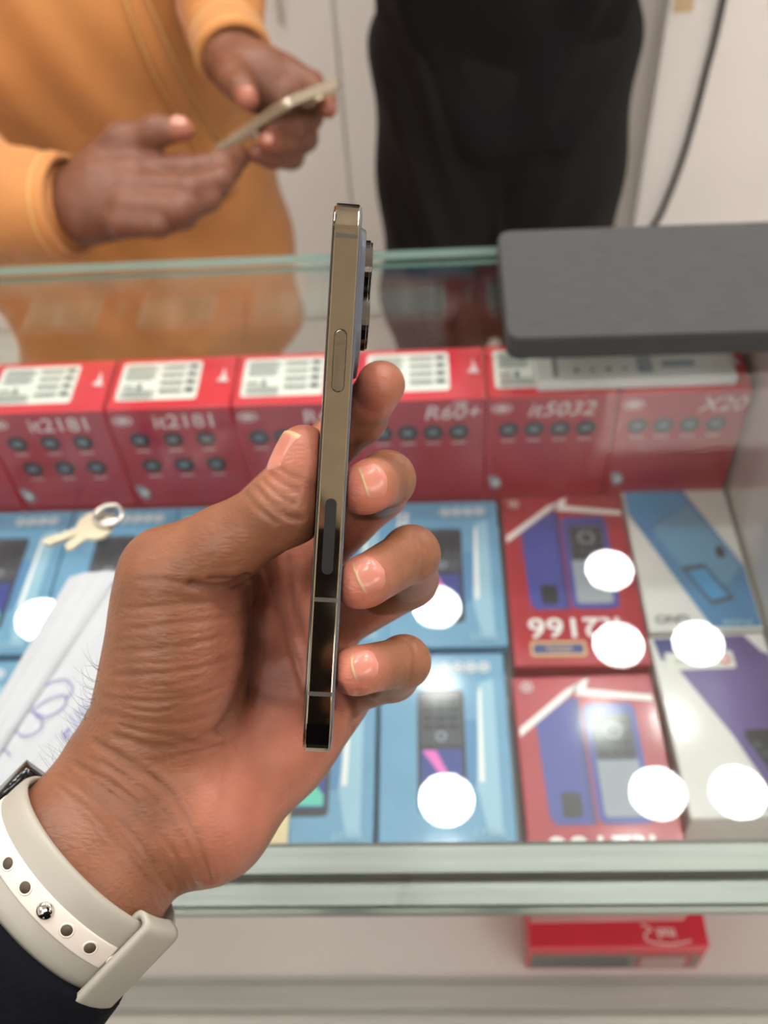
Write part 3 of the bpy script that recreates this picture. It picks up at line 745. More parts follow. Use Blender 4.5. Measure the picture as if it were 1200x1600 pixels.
V, Fc = phone_loft([(0.9, -3.30), (0.35, -3.22), (0.02, -2.95), (0.0, -2.8), (0.0, 2.8), (0.02, 2.95), (0.35, 3.22), (0.9, 3.30)])
frame = mobj('steel_frame', V, Fc, m_steelp, ph)
V, Fc = phone_loft([(0.75, -3.25), (0.72, -3.45), (1.0, -3.72), (1.7, -3.83)]); mobj('screen', V[::1], Fc, m_screen, ph, smooth=False)
V, Fc = phone_loft([(0.75, 3.25), (0.72, 3.45), (1.0, 3.72), (1.7, 3.83)]); back = mobj('back_cover', V, Fc, m_backg, ph)
def edge_pill(name, l0, l1, hw, h0, h1, m, parent, n=8):
    """pill lying on the near edge: l range, half width across thickness, sticking out h1 towards the viewer"""
    P = []
    for lc, a0 in ((l1-hw, -90), (l0+hw, 90)):
        for k in range(n+1):
            a = math.radians(a0 + 180*k/n); P.append((lc + hw*math.cos(a), hw*math.sin(a)))
    lay = [(1.0, h0), (1.0, h1-0.12), (0.93, h1)]; V = []
    mid = (l0+l1)/2
    for sc, hh in lay:
        for l, tz in P:
            lc = min(max(l, l0+hw), l1-hw); V.append(c2w(phone_pt(lc + (l-lc)*sc, -hh, tz*sc)))
    q = len(P); Fc = []
    for i in range(2):
        for k in range(q): Fc.append((i*q+k, i*q+(k+1) % q, (i+1)*q+(k+1) % q, (i+1)*q+k))
    Fc += [tuple(range(2*q, 3*q))]
    return mobj(name, V, Fc, m, parent)
def l_at(py):      # position along the phone of a pixel row on the near edge
    best = min(np.linspace(-73, 73, 600), key=lambda l: abs(pxof(phone_pt(l, 0, 0))[1] - py)); return best
edge_pill('button_gap', l_at(614), l_at(513), 1.78, -0.3, 0.03, m_window, frame)
edge_pill('side_button', l_at(611.5), l_at(515.5), 1.5, -0.3, 0.35, m_steelb, frame)
edge_pill('antenna_window', l_at(899), l_at(779), 1.55, -0.3, 0.04, m_window, frame)
for py in (369, 938, 1084):
    l = l_at(py); P = []
    V = [c2w(phone_pt(l+a, -0.03, b)) for a, b in ((-0.55, -2.95), (0.55, -2.95), (0.55, 2.95), (-0.55, 2.95))]
    V += [c2w(phone_pt(l+a, 0.4, b)) for a, b in ((-0.55, -2.95), (0.55, -2.95), (0.55, 2.95), (-0.55, 2.95))]
    mobj('antenna_band', V, [(0, 1, 2, 3), (0, 4, 5, 1), (2, 6, 7, 3), (1, 5, 6, 2), (3, 7, 4, 0)], m_antenna, frame)
# camera plateau and lenses on the back
def back_disc(name, lc, wc, prof, m, parent, n=36):
    V = []
    for r, tz in prof:
        for k in range(n):
            a = 2*math.pi*k/n; V.append(c2w(phone_pt(lc + r*math.cos(a), wc + r*math.sin(a), tz)))
    Fc = []
    for i in range(len(prof)-1):
        for k in range(n): Fc.append((i*n+k, i*n+(k+1) % n, (i+1)*n+(k+1) % n, (i+1)*n+k))
    Fc.append(tuple(range((len(prof)-1)*n, len(prof)*n)))
    return mobj(name, V, Fc, m, parent)
pl = []
for ins, tz in ((-0.6, 3.75), (0.0, 4.3), (0.3, 5.1), (0.8, 5.35)):
    l0, l1, w0, w1, r = Tl/2-43.0+ins, Tl/2-5.5-ins, 4.2+ins, 41.5-ins, 9.0-ins*0.5
    for cl, cw, a0 in ((l1-r, w1-r, 0), (l0+r, w1-r, 90), (l0+r, w0+r, 180), (l1-r, w0+r, 270)):
        for k in range(9):
            a = math.radians(a0 + 11.25*k); pl.append(c2w(phone_pt(cl + r*math.cos(a), cw + r*math.sin(a), tz)))
n = len(pl)//4; Fc = [(i*n+k, i*n+(k+1) % n, (i+1)*n+(k+1) % n, (i+1)*n+k) for i in range(3) for k in range(n)] + [tuple(range(3*n, 4*n))]
plateau = mobj('camera_plateau', pl, Fc, m_backg, back)
for py, wc in ((394, 14.0), (479, 14.0), (436, 31.5)):
    l = l_at(py)
    lr = back_disc('lens_ring', l, wc, [(7.9, 5.2), (7.9, 6.6), (7.7, 6.75), (7.4, 6.75), (7.4, 7.2), (7.2, 7.35), (6.4, 7.35)], m_lensr, ph)
    lg = back_disc('lens_glass', l, wc, [(6.35, 7.36), (5.9, 7.45), (2.0, 7.47)], m_lens, lr)

# ================================================================== THE PHOTOGRAPHER'S LEFT ARM AND HAND
m_skin = attr_skin('skin', 0.42, 0.12, 0.28)
S = SDF((-182, -62, 226), (46, 172, 352), 0.75)
P_ = pm
# fingers: (pixel, depth mm, radius mm)
idx = [(P_(350, 862, 318), 10.6), (P_(478, 730, 318), 9.0), (P_(563, 652, 301), 7.9), (P_(596, 601, 286), 7.0)]
mid = [(P_(452, 898, 328), 10.6), (P_(592, 768, 310), 9.0), (P_(604, 749, 280), 7.8), (P_(583, 756, 260), 7.2)]
rin = [(P_(494, 985, 328), 10.4), (P_(640, 906, 306), 8.8), (P_(642, 866, 274), 7.7), (P_(577, 905, 256), 7.1)]
pin = [(P_(516, 1078, 318), 9.8), (P_(612, 1054, 294), 8.0), (P_(631, 1034, 267), 6.8), (P_(567, 1046, 253), 6.5)]
thu = [(P_(262, 895, 276), 13.2), (P_(350, 852, 270), 10.9), (P_(450, 792, 262), 9.8), (P_(469, 738, 260), 8.2), (P_(473, 703, 260), 6.6)]
# wrist and forearm (elliptical)
WA = P_(188, 1290, 286); WB = P_(105, 1385, 279); fa = WB - P_(172, 1312, 281); fa /= np.linalg.norm(fa)
fa = np.array([-0.70, 0.71, -0.06]); fa /= np.linalg.norm(fa)
wn = np.array([0.05, 0.05, 1.0]); wn -= (wn @ fa)*fa; wn /= np.linalg.norm(wn); we = np.cross(fa, wn); we *= np.sign(we[0])
S.cone(P_(200, 1262, 290), 25.5, WB, 28.0, 0, wn, 0.72)
S.cone(WB, 28.0, WB + fa*80, 31.0, 4, wn, 0.74)
# metacarpals / palm slab
carp = [P_(232, 1195, 298), P_(262, 1225, 299), P_(292, 1255, 298), P_(322, 1285, 294)]
for c, f in zip(carp, (idx, mid, rin, pin)):
    S.cone(c, 13.5, f[0][0], 12.0, 12)
S.cone(P_(330, 1262, 291), 15.5, P_(432, 1160, 306), 14.8, 12)       # hypothenar
S.cone(P_(432, 1160, 306), 14.3, P_(500, 1098, 313), 11.3, 12)
S.cone(P_(262, 1270, 289), 17.0, P_(330, 1285, 288), 15.0, 12)       # heel
# thenar mound and thumb base
S.cone(P_(222, 1170, 289), 17.5, P_(262, 905, 279), 14.0, 12)
ta = P_(262, 905, 279) - P_(250, 1150, 287); ta /= np.linalg.norm(ta); tn = np.array([0.1, 0, -1.0]); tn -= (tn @ ta)*ta; tn /= np.linalg.norm(tn)
S.ell(P_(298, 1020, 284), (34, 17.5, 18.0), np.array([ta, np.cross(tn, ta), tn]), 10)
S.cone(P_(285, 930, 285), 14.0, P_(360, 885, 308), 12.0, 12)         # web to the index finger
S.chain(thu, 3.0); S.ell(P_(447, 793, 261), (10.8, 9.4, 10.4), None, 3)
for f, k in ((idx, 3), (mid, 3), (rin, 3), (pin, 3)):
    G = f; 
    S.cone(*G[0], *G[1], 5.0)
    S.cone(*G[1], *G[2], 2.5)
    S.cone(*G[2], *G[3], 2.5)
    S.ell(G[2][0], np.full(3, G[2][1]*1.02), None, 2.0)
# pads of the fingertips
for f, dv in ((mid, (-3.2, 2.2, -0.4)), (rin, (-3.4, 1.6, -0.8)), (pin, (-3.2, 0.6, -0.8)), (idx, (-0.8, 0.6, -2.0))):
    S.ell(f[3][0] + np.array(dv), np.full(3, f[3][1]*0.86), None, 3.0)
S.ell(thu[4][0] + np.array([0.6, 3.0, 0.6]), (6.6, 8.6, 7.0), None, 3.0)
# the phone presses into the flesh
gx = [(S.lo[k] + S.h*np.arange(S.n[k])).astype(np.float32) for k in range(3)]
rel = [gx[0][:, None, None]-pc[0], gx[1][None, :, None]-pc[1], gx[2][None, None, :]-pc[2]]
dl = np.abs(sum(rel[k]*np.float32(pa[k]) for k in range(3))) - Tl/2
dw = np.abs(sum(rel[k]*np.float32(pwd[k]) for k in range(3)) - Wd/2) - Wd/2
dt = np.abs(sum(rel[k]*np.float32(pn[k]) for k in range(3))) - 3.9
S.f = np.maximum(S.f, -(np.maximum(np.maximum(dl, dw), dt) - 0.1))
del dl, dw, dt, rel
HV, HQ = S.mesh(); HV = relax(HV, HQ, 2, 0.5); HN = vnormals(HV, HQ)
HP = pxof(HV); facing = -(HN*HV).sum(1)/np.linalg.norm(HV, axis=1)
front = sstep(0.0, 0.35, facing)
creases = [  # (pixel polyline, depth mm, half width mm)
    ([(300, 913), (335, 918), (362, 914), (386, 903)], 1.1, 1.2), ([(215, 906), (260, 908), (300, 913)], 0.25, 0.9), ([(330, 905), (372, 904), (384, 901)], 0.8, 0.9),
    ([(200, 950), (280, 945), (350, 938), (388, 925)], 0.22, 0.8), ([(195, 985), (270, 975), (340, 966), (390, 952)], 0.25, 0.8),
    ([(185, 1020), (270, 1012), (340, 998), (392, 985)], 0.2, 0.8), ([(180, 1055), (260, 1052), (330, 1040), (385, 1020)], 0.22, 0.8),
    ([(165, 1090), (240, 1096), (310, 1085), (375, 1060)], 0.2, 0.8), ([(160, 1115), (230, 1130), (300, 1128), (350, 1108)], 0.25, 0.8),
    ([(388, 905), (395, 960), (390, 1030), (372, 1095), (345, 1140)], 1.0, 1.7), ([(402, 905), (415, 975), (412, 1040), (398, 1100)], 0.4, 1.1),
    ([(415, 890), (440, 960), (462, 1030), (478, 1080)], 0.6, 1.2), ([(452, 875), (468, 950), (482, 1000)], 0.6, 1.2),
    ([(150, 1160), (205, 1195), (262, 1235), (300, 1290), (330, 1372)], 0.55, 0.95), ([(120, 1195), (185, 1232), (235, 1285), (285, 1352), (310, 1392)], 0.34, 0.75),
    ([(95, 1215), (160, 1258), (215, 1315), (262, 1390)], 0.26, 0.6), ([(160, 1190), (225, 1235), (280, 1300), (308, 1355)], 0.24, 0.6),
    ([(85, 1225), (140, 1268), (190, 1320), (235, 1380)], 0.2, 0.6), ([(140, 1215), (200, 1262), (245, 1320), (280, 1385)], 0.2, 0.6),
    ([(180, 1150), (240, 1165), (300, 1160), (340, 1140)], 0.3, 1.0), ([(190, 1135), (260, 1150), (330, 1165), (380, 1160)], 0.25, 0.9),
    ([(398, 762), (420, 785), (448, 806), (470, 812)], 0.5, 0.9), ([(412, 752), (432, 772), (456, 786)], 0.45, 0.8), ([(424, 742), (444, 757), (462, 766)], 0.4, 0.8), ([(385, 772), (405, 795), (430, 815)], 0.45, 0.9),
    ([(432, 728), (450, 742), (466, 748)], 0.4, 0.8),
    ([(632, 712), (640, 745), (630, 782)], 0.22, 0.8), ([(652, 826), (664, 862), (655, 900)], 0.25, 0.8), ([(640, 998), (648, 1030), (640, 1064)], 0.25, 0.8),
    ([(548, 697), (575, 672), (602, 660)], 0.3, 0.9), ([(545, 718), (580, 690)], 0.3, 0.9),
    ([(560, 1085), (585, 1100)], 0.5, 1.0), ([(530, 1075), (548, 1110), (552, 1135)], 0.6, 1.0),
]
def family(a, b, n, dep, hw, jit=5.0):
    a, b = np.array(a, float), np.array(b, float)
    for k in range(n):
        t = (k+0.5)/n + rng.uniform(-0.3, 0.3)/n; pl_ = a*(1-t) + b*t + rng.normal(0, jit, a.shape)
        i0 = rng.integers(0, 2); i1 = len(pl_) - rng.integers(0, 2)
        creases.append((pl_[i0:i1] if i1-i0 >= 3 else pl_, dep*rng.uniform(0.5, 1.2), hw))
family([(165, 1165), (215, 1185), (262, 1225), (305, 1285), (335, 1365)], [(85, 1215), (130, 1270), (180, 1330), (225, 1385), (250, 1420)], 26, 0.1, 0.55)
family([(205, 930), (270, 925), (335, 925), (388, 915)], [(165, 1110), (230, 1125), (300, 1115), (360, 1075)], 30, 0.085, 0.5)
family([(170, 1110), (225, 1135), (290, 1145), (360, 1130)], [(160, 1185), (225, 1190), (300, 1190), (370, 1170)], 12, 0.08, 0.5, 8)
family([(240, 850), (265, 850), (290, 870)], [(220, 900), (240, 905), (262, 915)], 6, 0.06, 0.5)
family([(392, 765), (420, 795), (455, 812)], [(430, 738), (448, 750), (464, 758)], 7, 0.175, 0.6, 3)
family([(620, 712), (626, 745), (618, 782)], [(640, 720), (646, 748), (638, 776)], 5, 0.12, 0.5, 2)
family([(640, 828), (652, 862), (645, 898)], [(668, 840), (676, 865), (666, 892)], 5, 0.12, 0.5, 2)
family([(625, 1000), (632, 1030), (626, 1064)], [(655, 1008), (660, 1030), (652, 1054)], 5, 0.12, 0.5, 2)
family([(420, 900), (440, 990), (455, 1070)], [(480, 900), (485, 990), (480, 1075)], 6, 0.08, 0.6, 6)
family([(380, 1000), (370, 1080), (330, 1150)], [(430, 1030), (425, 1110), (400, 1180)], 8, 0.08, 0.6, 6)
disp = np.zeros(len(HV)); shade = np.zeros(len(HV))
for pl_, dep, hw in creases:
    d = dist_poly(HP, smoothcurve(pl_, 5)); wpx = hw*F/275.0
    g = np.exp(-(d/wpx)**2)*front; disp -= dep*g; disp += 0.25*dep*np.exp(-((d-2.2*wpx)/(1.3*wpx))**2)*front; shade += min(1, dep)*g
HV2 = HV + HN*disp[:, None]
# skin tones: brown back of hand, pinker palm and fingertips (pigment, with some thenar shade painted in)
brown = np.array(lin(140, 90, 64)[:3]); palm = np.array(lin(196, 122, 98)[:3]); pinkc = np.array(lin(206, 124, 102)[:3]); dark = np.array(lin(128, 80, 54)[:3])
X, Y = HP[:, 0], HP[:, 1]
pal = sstep(255, 430, X + 0.12*(Y-1000)) * sstep(0.1, 0.6, facing)
pal = pal*(1 - sstep(1230, 1400, Y - 0.25*(X-250))*0.55)
fing = sstep(535, 560, X)*(HV[:, 2] < 305)
pal = pal*(1-fing)
thumb_m = ((Y < 905) & (X < 500) & (HV[:, 2] < 292)).astype(float); pal = pal*(1 - 0.9*thumb_m)
tone = blend(brown, palm, pal)
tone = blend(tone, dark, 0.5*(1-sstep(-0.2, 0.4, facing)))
for f in (mid, rin, pin, idx):
    d = np.linalg.norm(HV - (f[3][0] + np.array([-3.5, 2, -1.0])), axis=1); tone = blend(tone, pinkc, 0.85*(1-sstep(5, 13, d)))
d = np.linalg.norm(HV - thu[4][0], axis=1); tone = blend(tone, pinkc, 0.5*(1-sstep(5, 20, d)))
tone = tone*(1 - 0.28*np.clip(shade, 0, 1))[:, None]  # creases darkened in the skin colour, imitating shade in the folds
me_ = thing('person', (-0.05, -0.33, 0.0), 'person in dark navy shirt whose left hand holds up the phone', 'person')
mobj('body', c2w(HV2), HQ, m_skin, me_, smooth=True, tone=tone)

# sparse arm hair along the thumb side of the wrist
cand = np.where((np.abs(facing) < 0.35) & (X < 175) & (X > 40) & (Y > 1040) & (Y < 1215) & (HN[:, 0] < -0.3))[0]
hV, hF = [], []
for i in rng.choice(cand, min(55, len(cand)), replace=False):
    p0 = HV2[i]; L_ = rng.uniform(2.5, 6.5); n0 = HN[i] + rng.normal(0, 0.25, 3); g0 = np.array([-0.25, -0.75, 0.0]) + rng.normal(0, 0.3, 3)
    cpts = [p0 + n0*L_*t*(1-0.4*t) + g0*L_*t*t*0.9 for t in np.linspace(-0.05, 1, 6)]
    v_, f_ = tube(cpts, [0.045, 0.042, 0.038, 0.032, 0.025, 0.012], 4); k0 = len(hV); hV += [np.array(q) for q in v_]; hF += [tuple(k0+j for j in f) for f in f_]
if hV: prop(mobj('arm_hair', c2w(np.array(hV)), hF, mat('arm_hair', lin(40, 30, 24), 0.5), me_, smooth=True), kind='stuff')

# fingernails, laid on the finger surface
def sdf_at(P):
    q = (P - S.lo)/S.h; i = np.clip(np.floor(q).astype(int), 0, S.n-2); t = q - i; out = 0
    for k in range(8):
        o = np.array([k & 1, (k >> 1) & 1, (k >> 2) & 1]); wgt = np.prod(np.where(o, t, 1-t), axis=1); out = out + wgt*S.f[tuple((i+o).T)]
    return out
m_nail = attr_skin('nail', 0.22, 0.1, 0.05)
def nail(C, A, N, Wn, Ln, lift=0.28, nu=22, nv=18):
    C, A, N = (np.array(q, float) for q in (C, A, N)); A = A - 0; N /= np.linalg.norm(N); A -= (A @ N)*N; A /= np.linalg.norm(A); Sd = np.cross(N, A)
    G = []; uv = []
    for i in range(nu+1):
        u = -1 + 2*i/nu
        for j in range(nv+1):
            v = -1 + 2*j/nv
            wdt = (1 - max(0, -u)**3.2*0.999)**0.5*(1.0 - 0.06*max(0, u)) if u < 0 else 1.0 - 0.04*u - 0.10*max(0, u-0.8)/0.2
            s = u*Ln/2 + (0.10*Ln*(1-v*v)*u if u > 0 else 0)
            G.append(C + A*s + Sd*(v*wdt*Wn/2)); uv.append((u, v))
    G = np.array(G); uv = np.array(uv); lo = np.full(len(G), -12.0); hi = np.full(len(G), 14.0)
    f0 = np.zeros(len(G)); hgt = np.full(len(G), -12.0); done = np.zeros(len(G), bool)
    for h_ in np.arange(12.0, -12.0, -0.2):
        ff = sdf_at(G + N*h_); hit = (~done) & (ff < 0); hgt[hit] = h_; done |= hit
    hg = hgt.reshape(nu+1, nv+1)
    v = uv[:, 1]; u = uv[:, 0]
    # smooth plate: quadratic fit of the surface height
    Am = np.stack([np.ones_like(u), u, v, u*u, v*v, u*v], 1); ok = (hgt > -11) & (np.abs(v) < 0.85)
    cf = np.linalg.lstsq(Am[ok], hgt[ok], rcond=None)[0]; cf[3] = np.clip(cf[3], -0.9, 0.0); cf[4] = np.clip(cf[4], -2.6, -1.0); H = Am @ cf
    edge = np.maximum(np.abs(v)**6*0.55, np.where(u < 0, np.abs(u)**6*0.6, 0))
    top = G + N*(H + lift - edge)[:, None]; bot = G + N*(H - 1.2)[:, None]
    V = np.vstack([top, bot]); n = len(G); g = lambda i, j: i*(nv+1)+j; Fc = []
    for i in range(nu):
        for j in range(nv): q = (g(i, j), g(i+1, j), g(i+1, j+1), g(i, j+1)); Fc += [q, tuple(x+n for x in q[::-1])]
    rim = [g(i, 0) for i in range(nu)] + [g(nu, j) for j in range(nv)] + [g(i, nv) for i in range(nu, 0, -1)] + [g(0, j) for j in range(nv, 0, -1)]
    for k in range(len(rim)): p, q = rim[k], rim[(k+1) % len(rim)]; Fc.append((p, p+n, q+n, q))
    base = np.array(lin(196, 126, 108)[:3]); tipc = np.array(lin(206, 170, 128)[:3]); lun = np.array(lin(206, 146, 130)[:3])
    tn_ = blend(base, tipc, sstep(0.80, 0.92, u + 0.06*v*v)); tn_ = blend(tn_, lun, 0.6*(1-sstep(-0.85, -0.55, u)))
    tn_ = np.vstack([tn_, tn_])
    mobj('fingernail', c2w(V), Fc, m_nail, me_, smooth=True, tone=tn_)
nail(P_(593, 748, 252), (-0.87, 0.22, -0.45), (0.46, -0.16, -0.87), 9.8, 6.0)
nail(P_(586, 895, 248), (-0.9, 0.32, -0.3), (0.34, -0.20, -0.92), 10.0, 7.2)
nail(P_(576, 1039, 246), (-0.95, 0.12, -0.28), (0.29, -0.22, -0.93), 8.4, 7.0)
nail(P_(454, 711, 257), (0.12, -0.98, 0.0), (-0.95, -0.10, -0.30), 8.0, 10.8, lift=0.45)
nail(P_(593, 603, 294), (0.45, -0.8, -0.4), (0.30, -0.25, 0.92), 7.0, 7.0, lift=0.1)

# ------------------------------------------------------------------ shirt, trousers, head of the photographer
m_shirt = mat('navy_cloth', lin(13, 14, 22), 0.9, noise=0.12, nscale=60, bump=0.4, bscale=700, spec=0.15)
m_skin2 = attr_skin('skin_soft', 0.5, 0.0, 0.2)
m_hair = mat('black_hair', lin(24, 20, 18), 0.5)
def ring_tube(centers, E1, N1, ra, rb, n=40, wrinkle=0.0, cap0=True):
    V = []; m = len(centers)
    for i, (c, e, q) in enumerate(zip(centers, E1, N1)):
        for k in range(n):
            a = 2*math.pi*k/n; f = 1 + wrinkle*math.sin(3*a + i*1.7)*math.sin(i*0.9+0.5) + wrinkle*0.6*math.sin(7*a - i*2.3)
            V.append(c + e*ra[i]*f*math.cos(a) + q*rb[i]*f*math.sin(a))
    Fc = [(i*n+k, i*n+(k+1) % n, (i+1)*n+(k+1) % n, (i+1)*n+k) for i in range(m-1) for k in range(n)]
    if cap0: Fc.append(tuple(range(n))[::-1])
    Fc.append(tuple(range((m-1)*n, m*n)))
    return V, Fc
fw_, ew_, nw_ = fa @ CM, we @ CM, wn @ CM
W0 = c2w(WB); elbow = W0 + fw_*0.235; shoulder = np.array([-0.205, -0.31, 1.345])
path = [W0 + fw_*d for d in (0.0096, 0.0100, 0.014, 0.03, 0.05, 0.07, 0.095, 0.12, 0.15, 0.18, 0.21)]
up_ = [elbow*(1-t) + shoulder*t for t in np.linspace(0.02, 1, 9)]
pts = smoothcurve(path + up_, 2)
ra = np.interp(np.linspace(0, 1, len(pts)), [0, 0.06, 0.5, 1], [0.0318, 0.0335, 0.047, 0.062]); rb = np.interp(np.linspace(0, 1, len(pts)), [0, 0.06, 0.5, 1], [0.0245, 0.0265, 0.044, 0.062])
E1, N1 = [], []
T = np.gradient(pts, axis=0); T /= np.linalg.norm(T, axis=1, keepdims=True); e = ew_.copy()
for t_ in T:
    e = e - (e @ t_)*t_; e /= np.linalg.norm(e); E1.append(e.copy()); N1.append(np.cross(t_, e))
mobj('sleeve', *ring_tube(pts, E1, N1, ra, rb, 48, 0.012), m_shirt, me_, smooth=True)
def figure(parent, x, y, yaw, H, cloth_top, cloth_low, hem, arms, tone_, girth=1.0, skirt=None, names=('shirt', 'trousers'), h=0.009, belly=0.0, baggy=1.0, lean=0.0):
    """standing figure: coarse clothed body; arms = list of polylines (world points, radius) covered by the sleeves"""
    c, s = math.cos(yaw), math.sin(yaw)
    def L(a, b, z): return np.array([x + a*c - b*s, y + a*s + b*c, z])     # a: to the figure's left in picture terms, b: back (+)
    fx = np.array([c, s, 0]); bx = np.array([-s, c, 0]); k = H/1.72
    top = SDF((x-0.5, y-0.45, hem-0.05), (x+0.5, y+0.45, 1.52*k), h)
    top.ell(L(0, 0.0, 1.27*k), (0.185*girth, 0.118*girth, 0.24), np.array([fx, bx, [0, 0, 1]]), 0.05)
    top.ell(L(0, -belly*0.5, 1.02*k), (0.172*girth, (0.118+belly*0.5)*girth, 0.22), np.array([fx, bx, [0, 0, 1]]), 0.08)
    top.cone(L(-0.15*girth, 0.01, 1.40*k), 0.062, L(0.15*girth, 0.01, 1.40*k), 0.062, 0.05)
    if skirt:
        for z0, a0, z1, a1 in skirt: top.cone(L(0, -belly*0.3, z0), a0, L(0, -belly*0.1, z1), a1, 0.06, bx, 0.72)
    else: top.cone(L(0, 0, 1.0*k), 0.165*girth, L(0, 0, hem), 0.168*girth, 0.05, bx, 0.70)
    for a in arms:
        for (p, r), (q, t_) in zip(a[:-1], a[1:]): top.cone(p, r, q, t_, 0.03)
    z = (top.lo[2] + h*np.arange(top.n[2])).astype(np.float32)
    top.f = np.maximum(top.f, (hem - z)[None, None, :])
    V, Q = top.mesh(); V = relax(V, Q, 2)
    N = vnormals(V, Q)
    V = V + N*(0.004*np.sin(V[:, 2:3]*38 + 9*np.sin(V[:, :1]*11+x*5)) + 0.003*np.sin(V[:, :1]*55 + V[:, 2:3]*21))
    mobj(names[0], V, Q, cloth_top, parent, smooth=True)
    lo_ = SDF((x-0.35, y-0.35, 0.05), (x+0.35, y+0.35, 1.06*k), h)
    lo_.cone(L(0, 0, 0.98*k), 0.155*girth, L(0, 0, 0.84*k), 0.160*girth, 0, bx, 0.70)
    for sg in (-1, 1):
        lo_.cone(L(0.082*sg*girth, 0, 0.86*k), 0.090*girth*baggy**0.5, L(0.090*sg*girth, -0.01, 0.47*k), 0.073*girth*baggy, 0.03)
        lo_.cone(L(0.090*sg*girth, -0.01, 0.47*k), 0.073*girth*baggy, L(0.10*sg*girth, 0.02, 0.09), 0.058*girth, 0.03)
    V, Q = lo_.mesh(); V = relax(V, Q, 1); N = vnormals(V, Q)
    V = V + N*(0.004*np.sin(V[:, 2:3]*30 + 7*np.sin(V[:, :1]*17)))
    mobj(names[1], V, Q, cloth_low, parent, smooth=True)
    for sg in (-1, 1):
        sh = SDF((x-0.35, y-0.4, -0.01), (x+0.35, y+0.35, 0.16), 0.007)
        sh.cone(L(0.10*sg*girth, 0.05, 0.052), 0.040, L(0.115*sg*girth, -0.13, 0.036), 0.034, 0.02).cone(L(0.10*sg*girth, 0.03, 0.09), 0.04, L(0.10*sg*girth, 0.03, 0.12), 0.04, 0.02)
        zz = (sh.lo[2] + 0.007*np.arange(sh.n[2])).astype(np.float32); sh.f = np.maximum(sh.f, (0.001 - zz)[None, None, :])
        V, Q = sh.mesh(); mobj('shoe', V, Q, m_shoe, parent, smooth=True)
    x, y = x + s*lean, y - c*lean
    hd = SDF((x-0.2, y-0.25, 1.36*k), (x+0.2, y+0.25, 1.80*k), 0.006)
    hz = 1.60*k
    hd.cone(L(0, 0.02+lean, 1.38*k), 0.056, L(0, 0.0, 1.52*k), 0.052, 0.02)
    hd.ell(L(0, 0.015, hz+0.03), (0.076, 0.095, 0.092), np.array([fx, bx, [0, 0, 1]]), 0.02).ell(L(0, -0.015, hz-0.045), (0.058, 0.070, 0.078), np.array([fx, bx, [0, 0, 1]]), 0.03)
    hd.cone(L(0, -0.088, hz+0.015), 0.009, L(0, -0.108, hz-0.022), 0.014, 0.012).cone(L(-0.02, -0.082, hz-0.062), 0.008, L(0.02, -0.082, hz-0.062), 0.008, 0.008)
    for sg in (-1, 1):
        hd.ell(L(0.078*sg, 0.015, hz-0.005), (0.010, 0.020, 0.032), np.array([fx, bx, [0, 0, 1]]), 0.006)
        hd.ell(L(0.031*sg, -0.094, hz+0.012), (0.015, 0.012, 0.010), np.array([fx, bx, [0, 0, 1]]), 0.004, 'sub').ell(L(0.031*sg, -0.074, hz+0.012), (0.012, 0.013, 0.009), np.array([fx, bx, [0, 0, 1]]), 0.002)
    V, Q = hd.mesh(); mobj('head', V, Q, m_skin2, parent, smooth=True, tone=np.tile(tone_, (len(V), 1)))
    ha = SDF((x-0.2, y-0.25, 1.5*k), (x+0.2, y+0.25, 1.85*k), 0.007)
    ha.ell(L(0, 0.030, hz+0.045), (0.086, 0.102, 0.096), np.array([fx, bx, [0, 0, 1]]), 0).ell(L(0, -0.10, hz-0.02), (0.07, 0.085, 0.095), np.array([fx, bx, [0, 0, 1]]), 0.015, 'sub')
    V, Q = ha.mesh(); mobj('hair', V, Q, m_hair, parent, smooth=True)
m_shoe = mat('dark_shoe', lin(40, 36, 34), 0.5)
tone_b = np.array(lin(150, 104, 76)[:3])
figure(me_, -0.03, -0.31, math.pi, 1.76, m_shirt, mat('dark_trousers', lin(30, 30, 36), 0.85, noise=0.1), 0.86, [], tone_b, 1.0, lean=0.13)

# the phone that takes the picture, right behind the lens, and the hand that holds it
dev = thing('smartphone', CAM - CM[2]*0.012 + CM[1]*0.05 - CM[0]*0.025, 'black smartphone held up to take the picture', 'smartphone')
def dpt(a, b, d): return CAM + CM[0]*a + CM[1]*b + CM[2]*d
def dslab(name, a0, a1, b0, b1, d0, d1, r, m):
    P = []
    for cx, cy, a_ in ((a1-r, b1-r, 0), (a0+r, b1-r, 90), (a0+r, b0+r, 180), (a1-r, b0+r, 270)):
        for k in range(7): q = math.radians(a_+15*k); P.append((cx + r*math.cos(q), cy + r*math.sin(q)))
    n = len(P); V = [dpt(a, b, d0) for a, b in P] + [dpt(a, b, d1) for a, b in P]
    mobj(name, V, [(i, (i+1) % n, n+(i+1) % n, n+i) for i in range(n)] + [tuple(range(n))[::-1], tuple(range(n, 2*n))], m, dev)
m_blk = mat('black_case', lin(16, 16, 18), 0.5)
dslab('back_cover', -0.061, 0.013, -0.016, 0.142, -0.012, -0.0045, 0.010, m_blk)
dslab('screen', -0.059, 0.011, -0.014, 0.140, -0.0128, -0.0121, 0.009, m_screen)
mobj('right_sleeve', *tube(smoothcurve([(0.16, -0.31, 1.36), (0.25, -0.26, 1.20), (0.24, -0.14, 1.20), (0.14, -0.08, 1.30)], 5), [0.062]*6 + [0.055]*4 + [0.045]*6, 20), m_shirt, me_, smooth=True)
rh = SDF((-0.12, -0.2, 1.22), (0.2, 0.06, 1.46), 0.004)
rw = np.array([0.13, -0.078, 1.31]); rpalm = dpt(0.035, 0.085, -0.03)
rh.cone(rw, 0.027, rpalm, 0.028, 0.01)
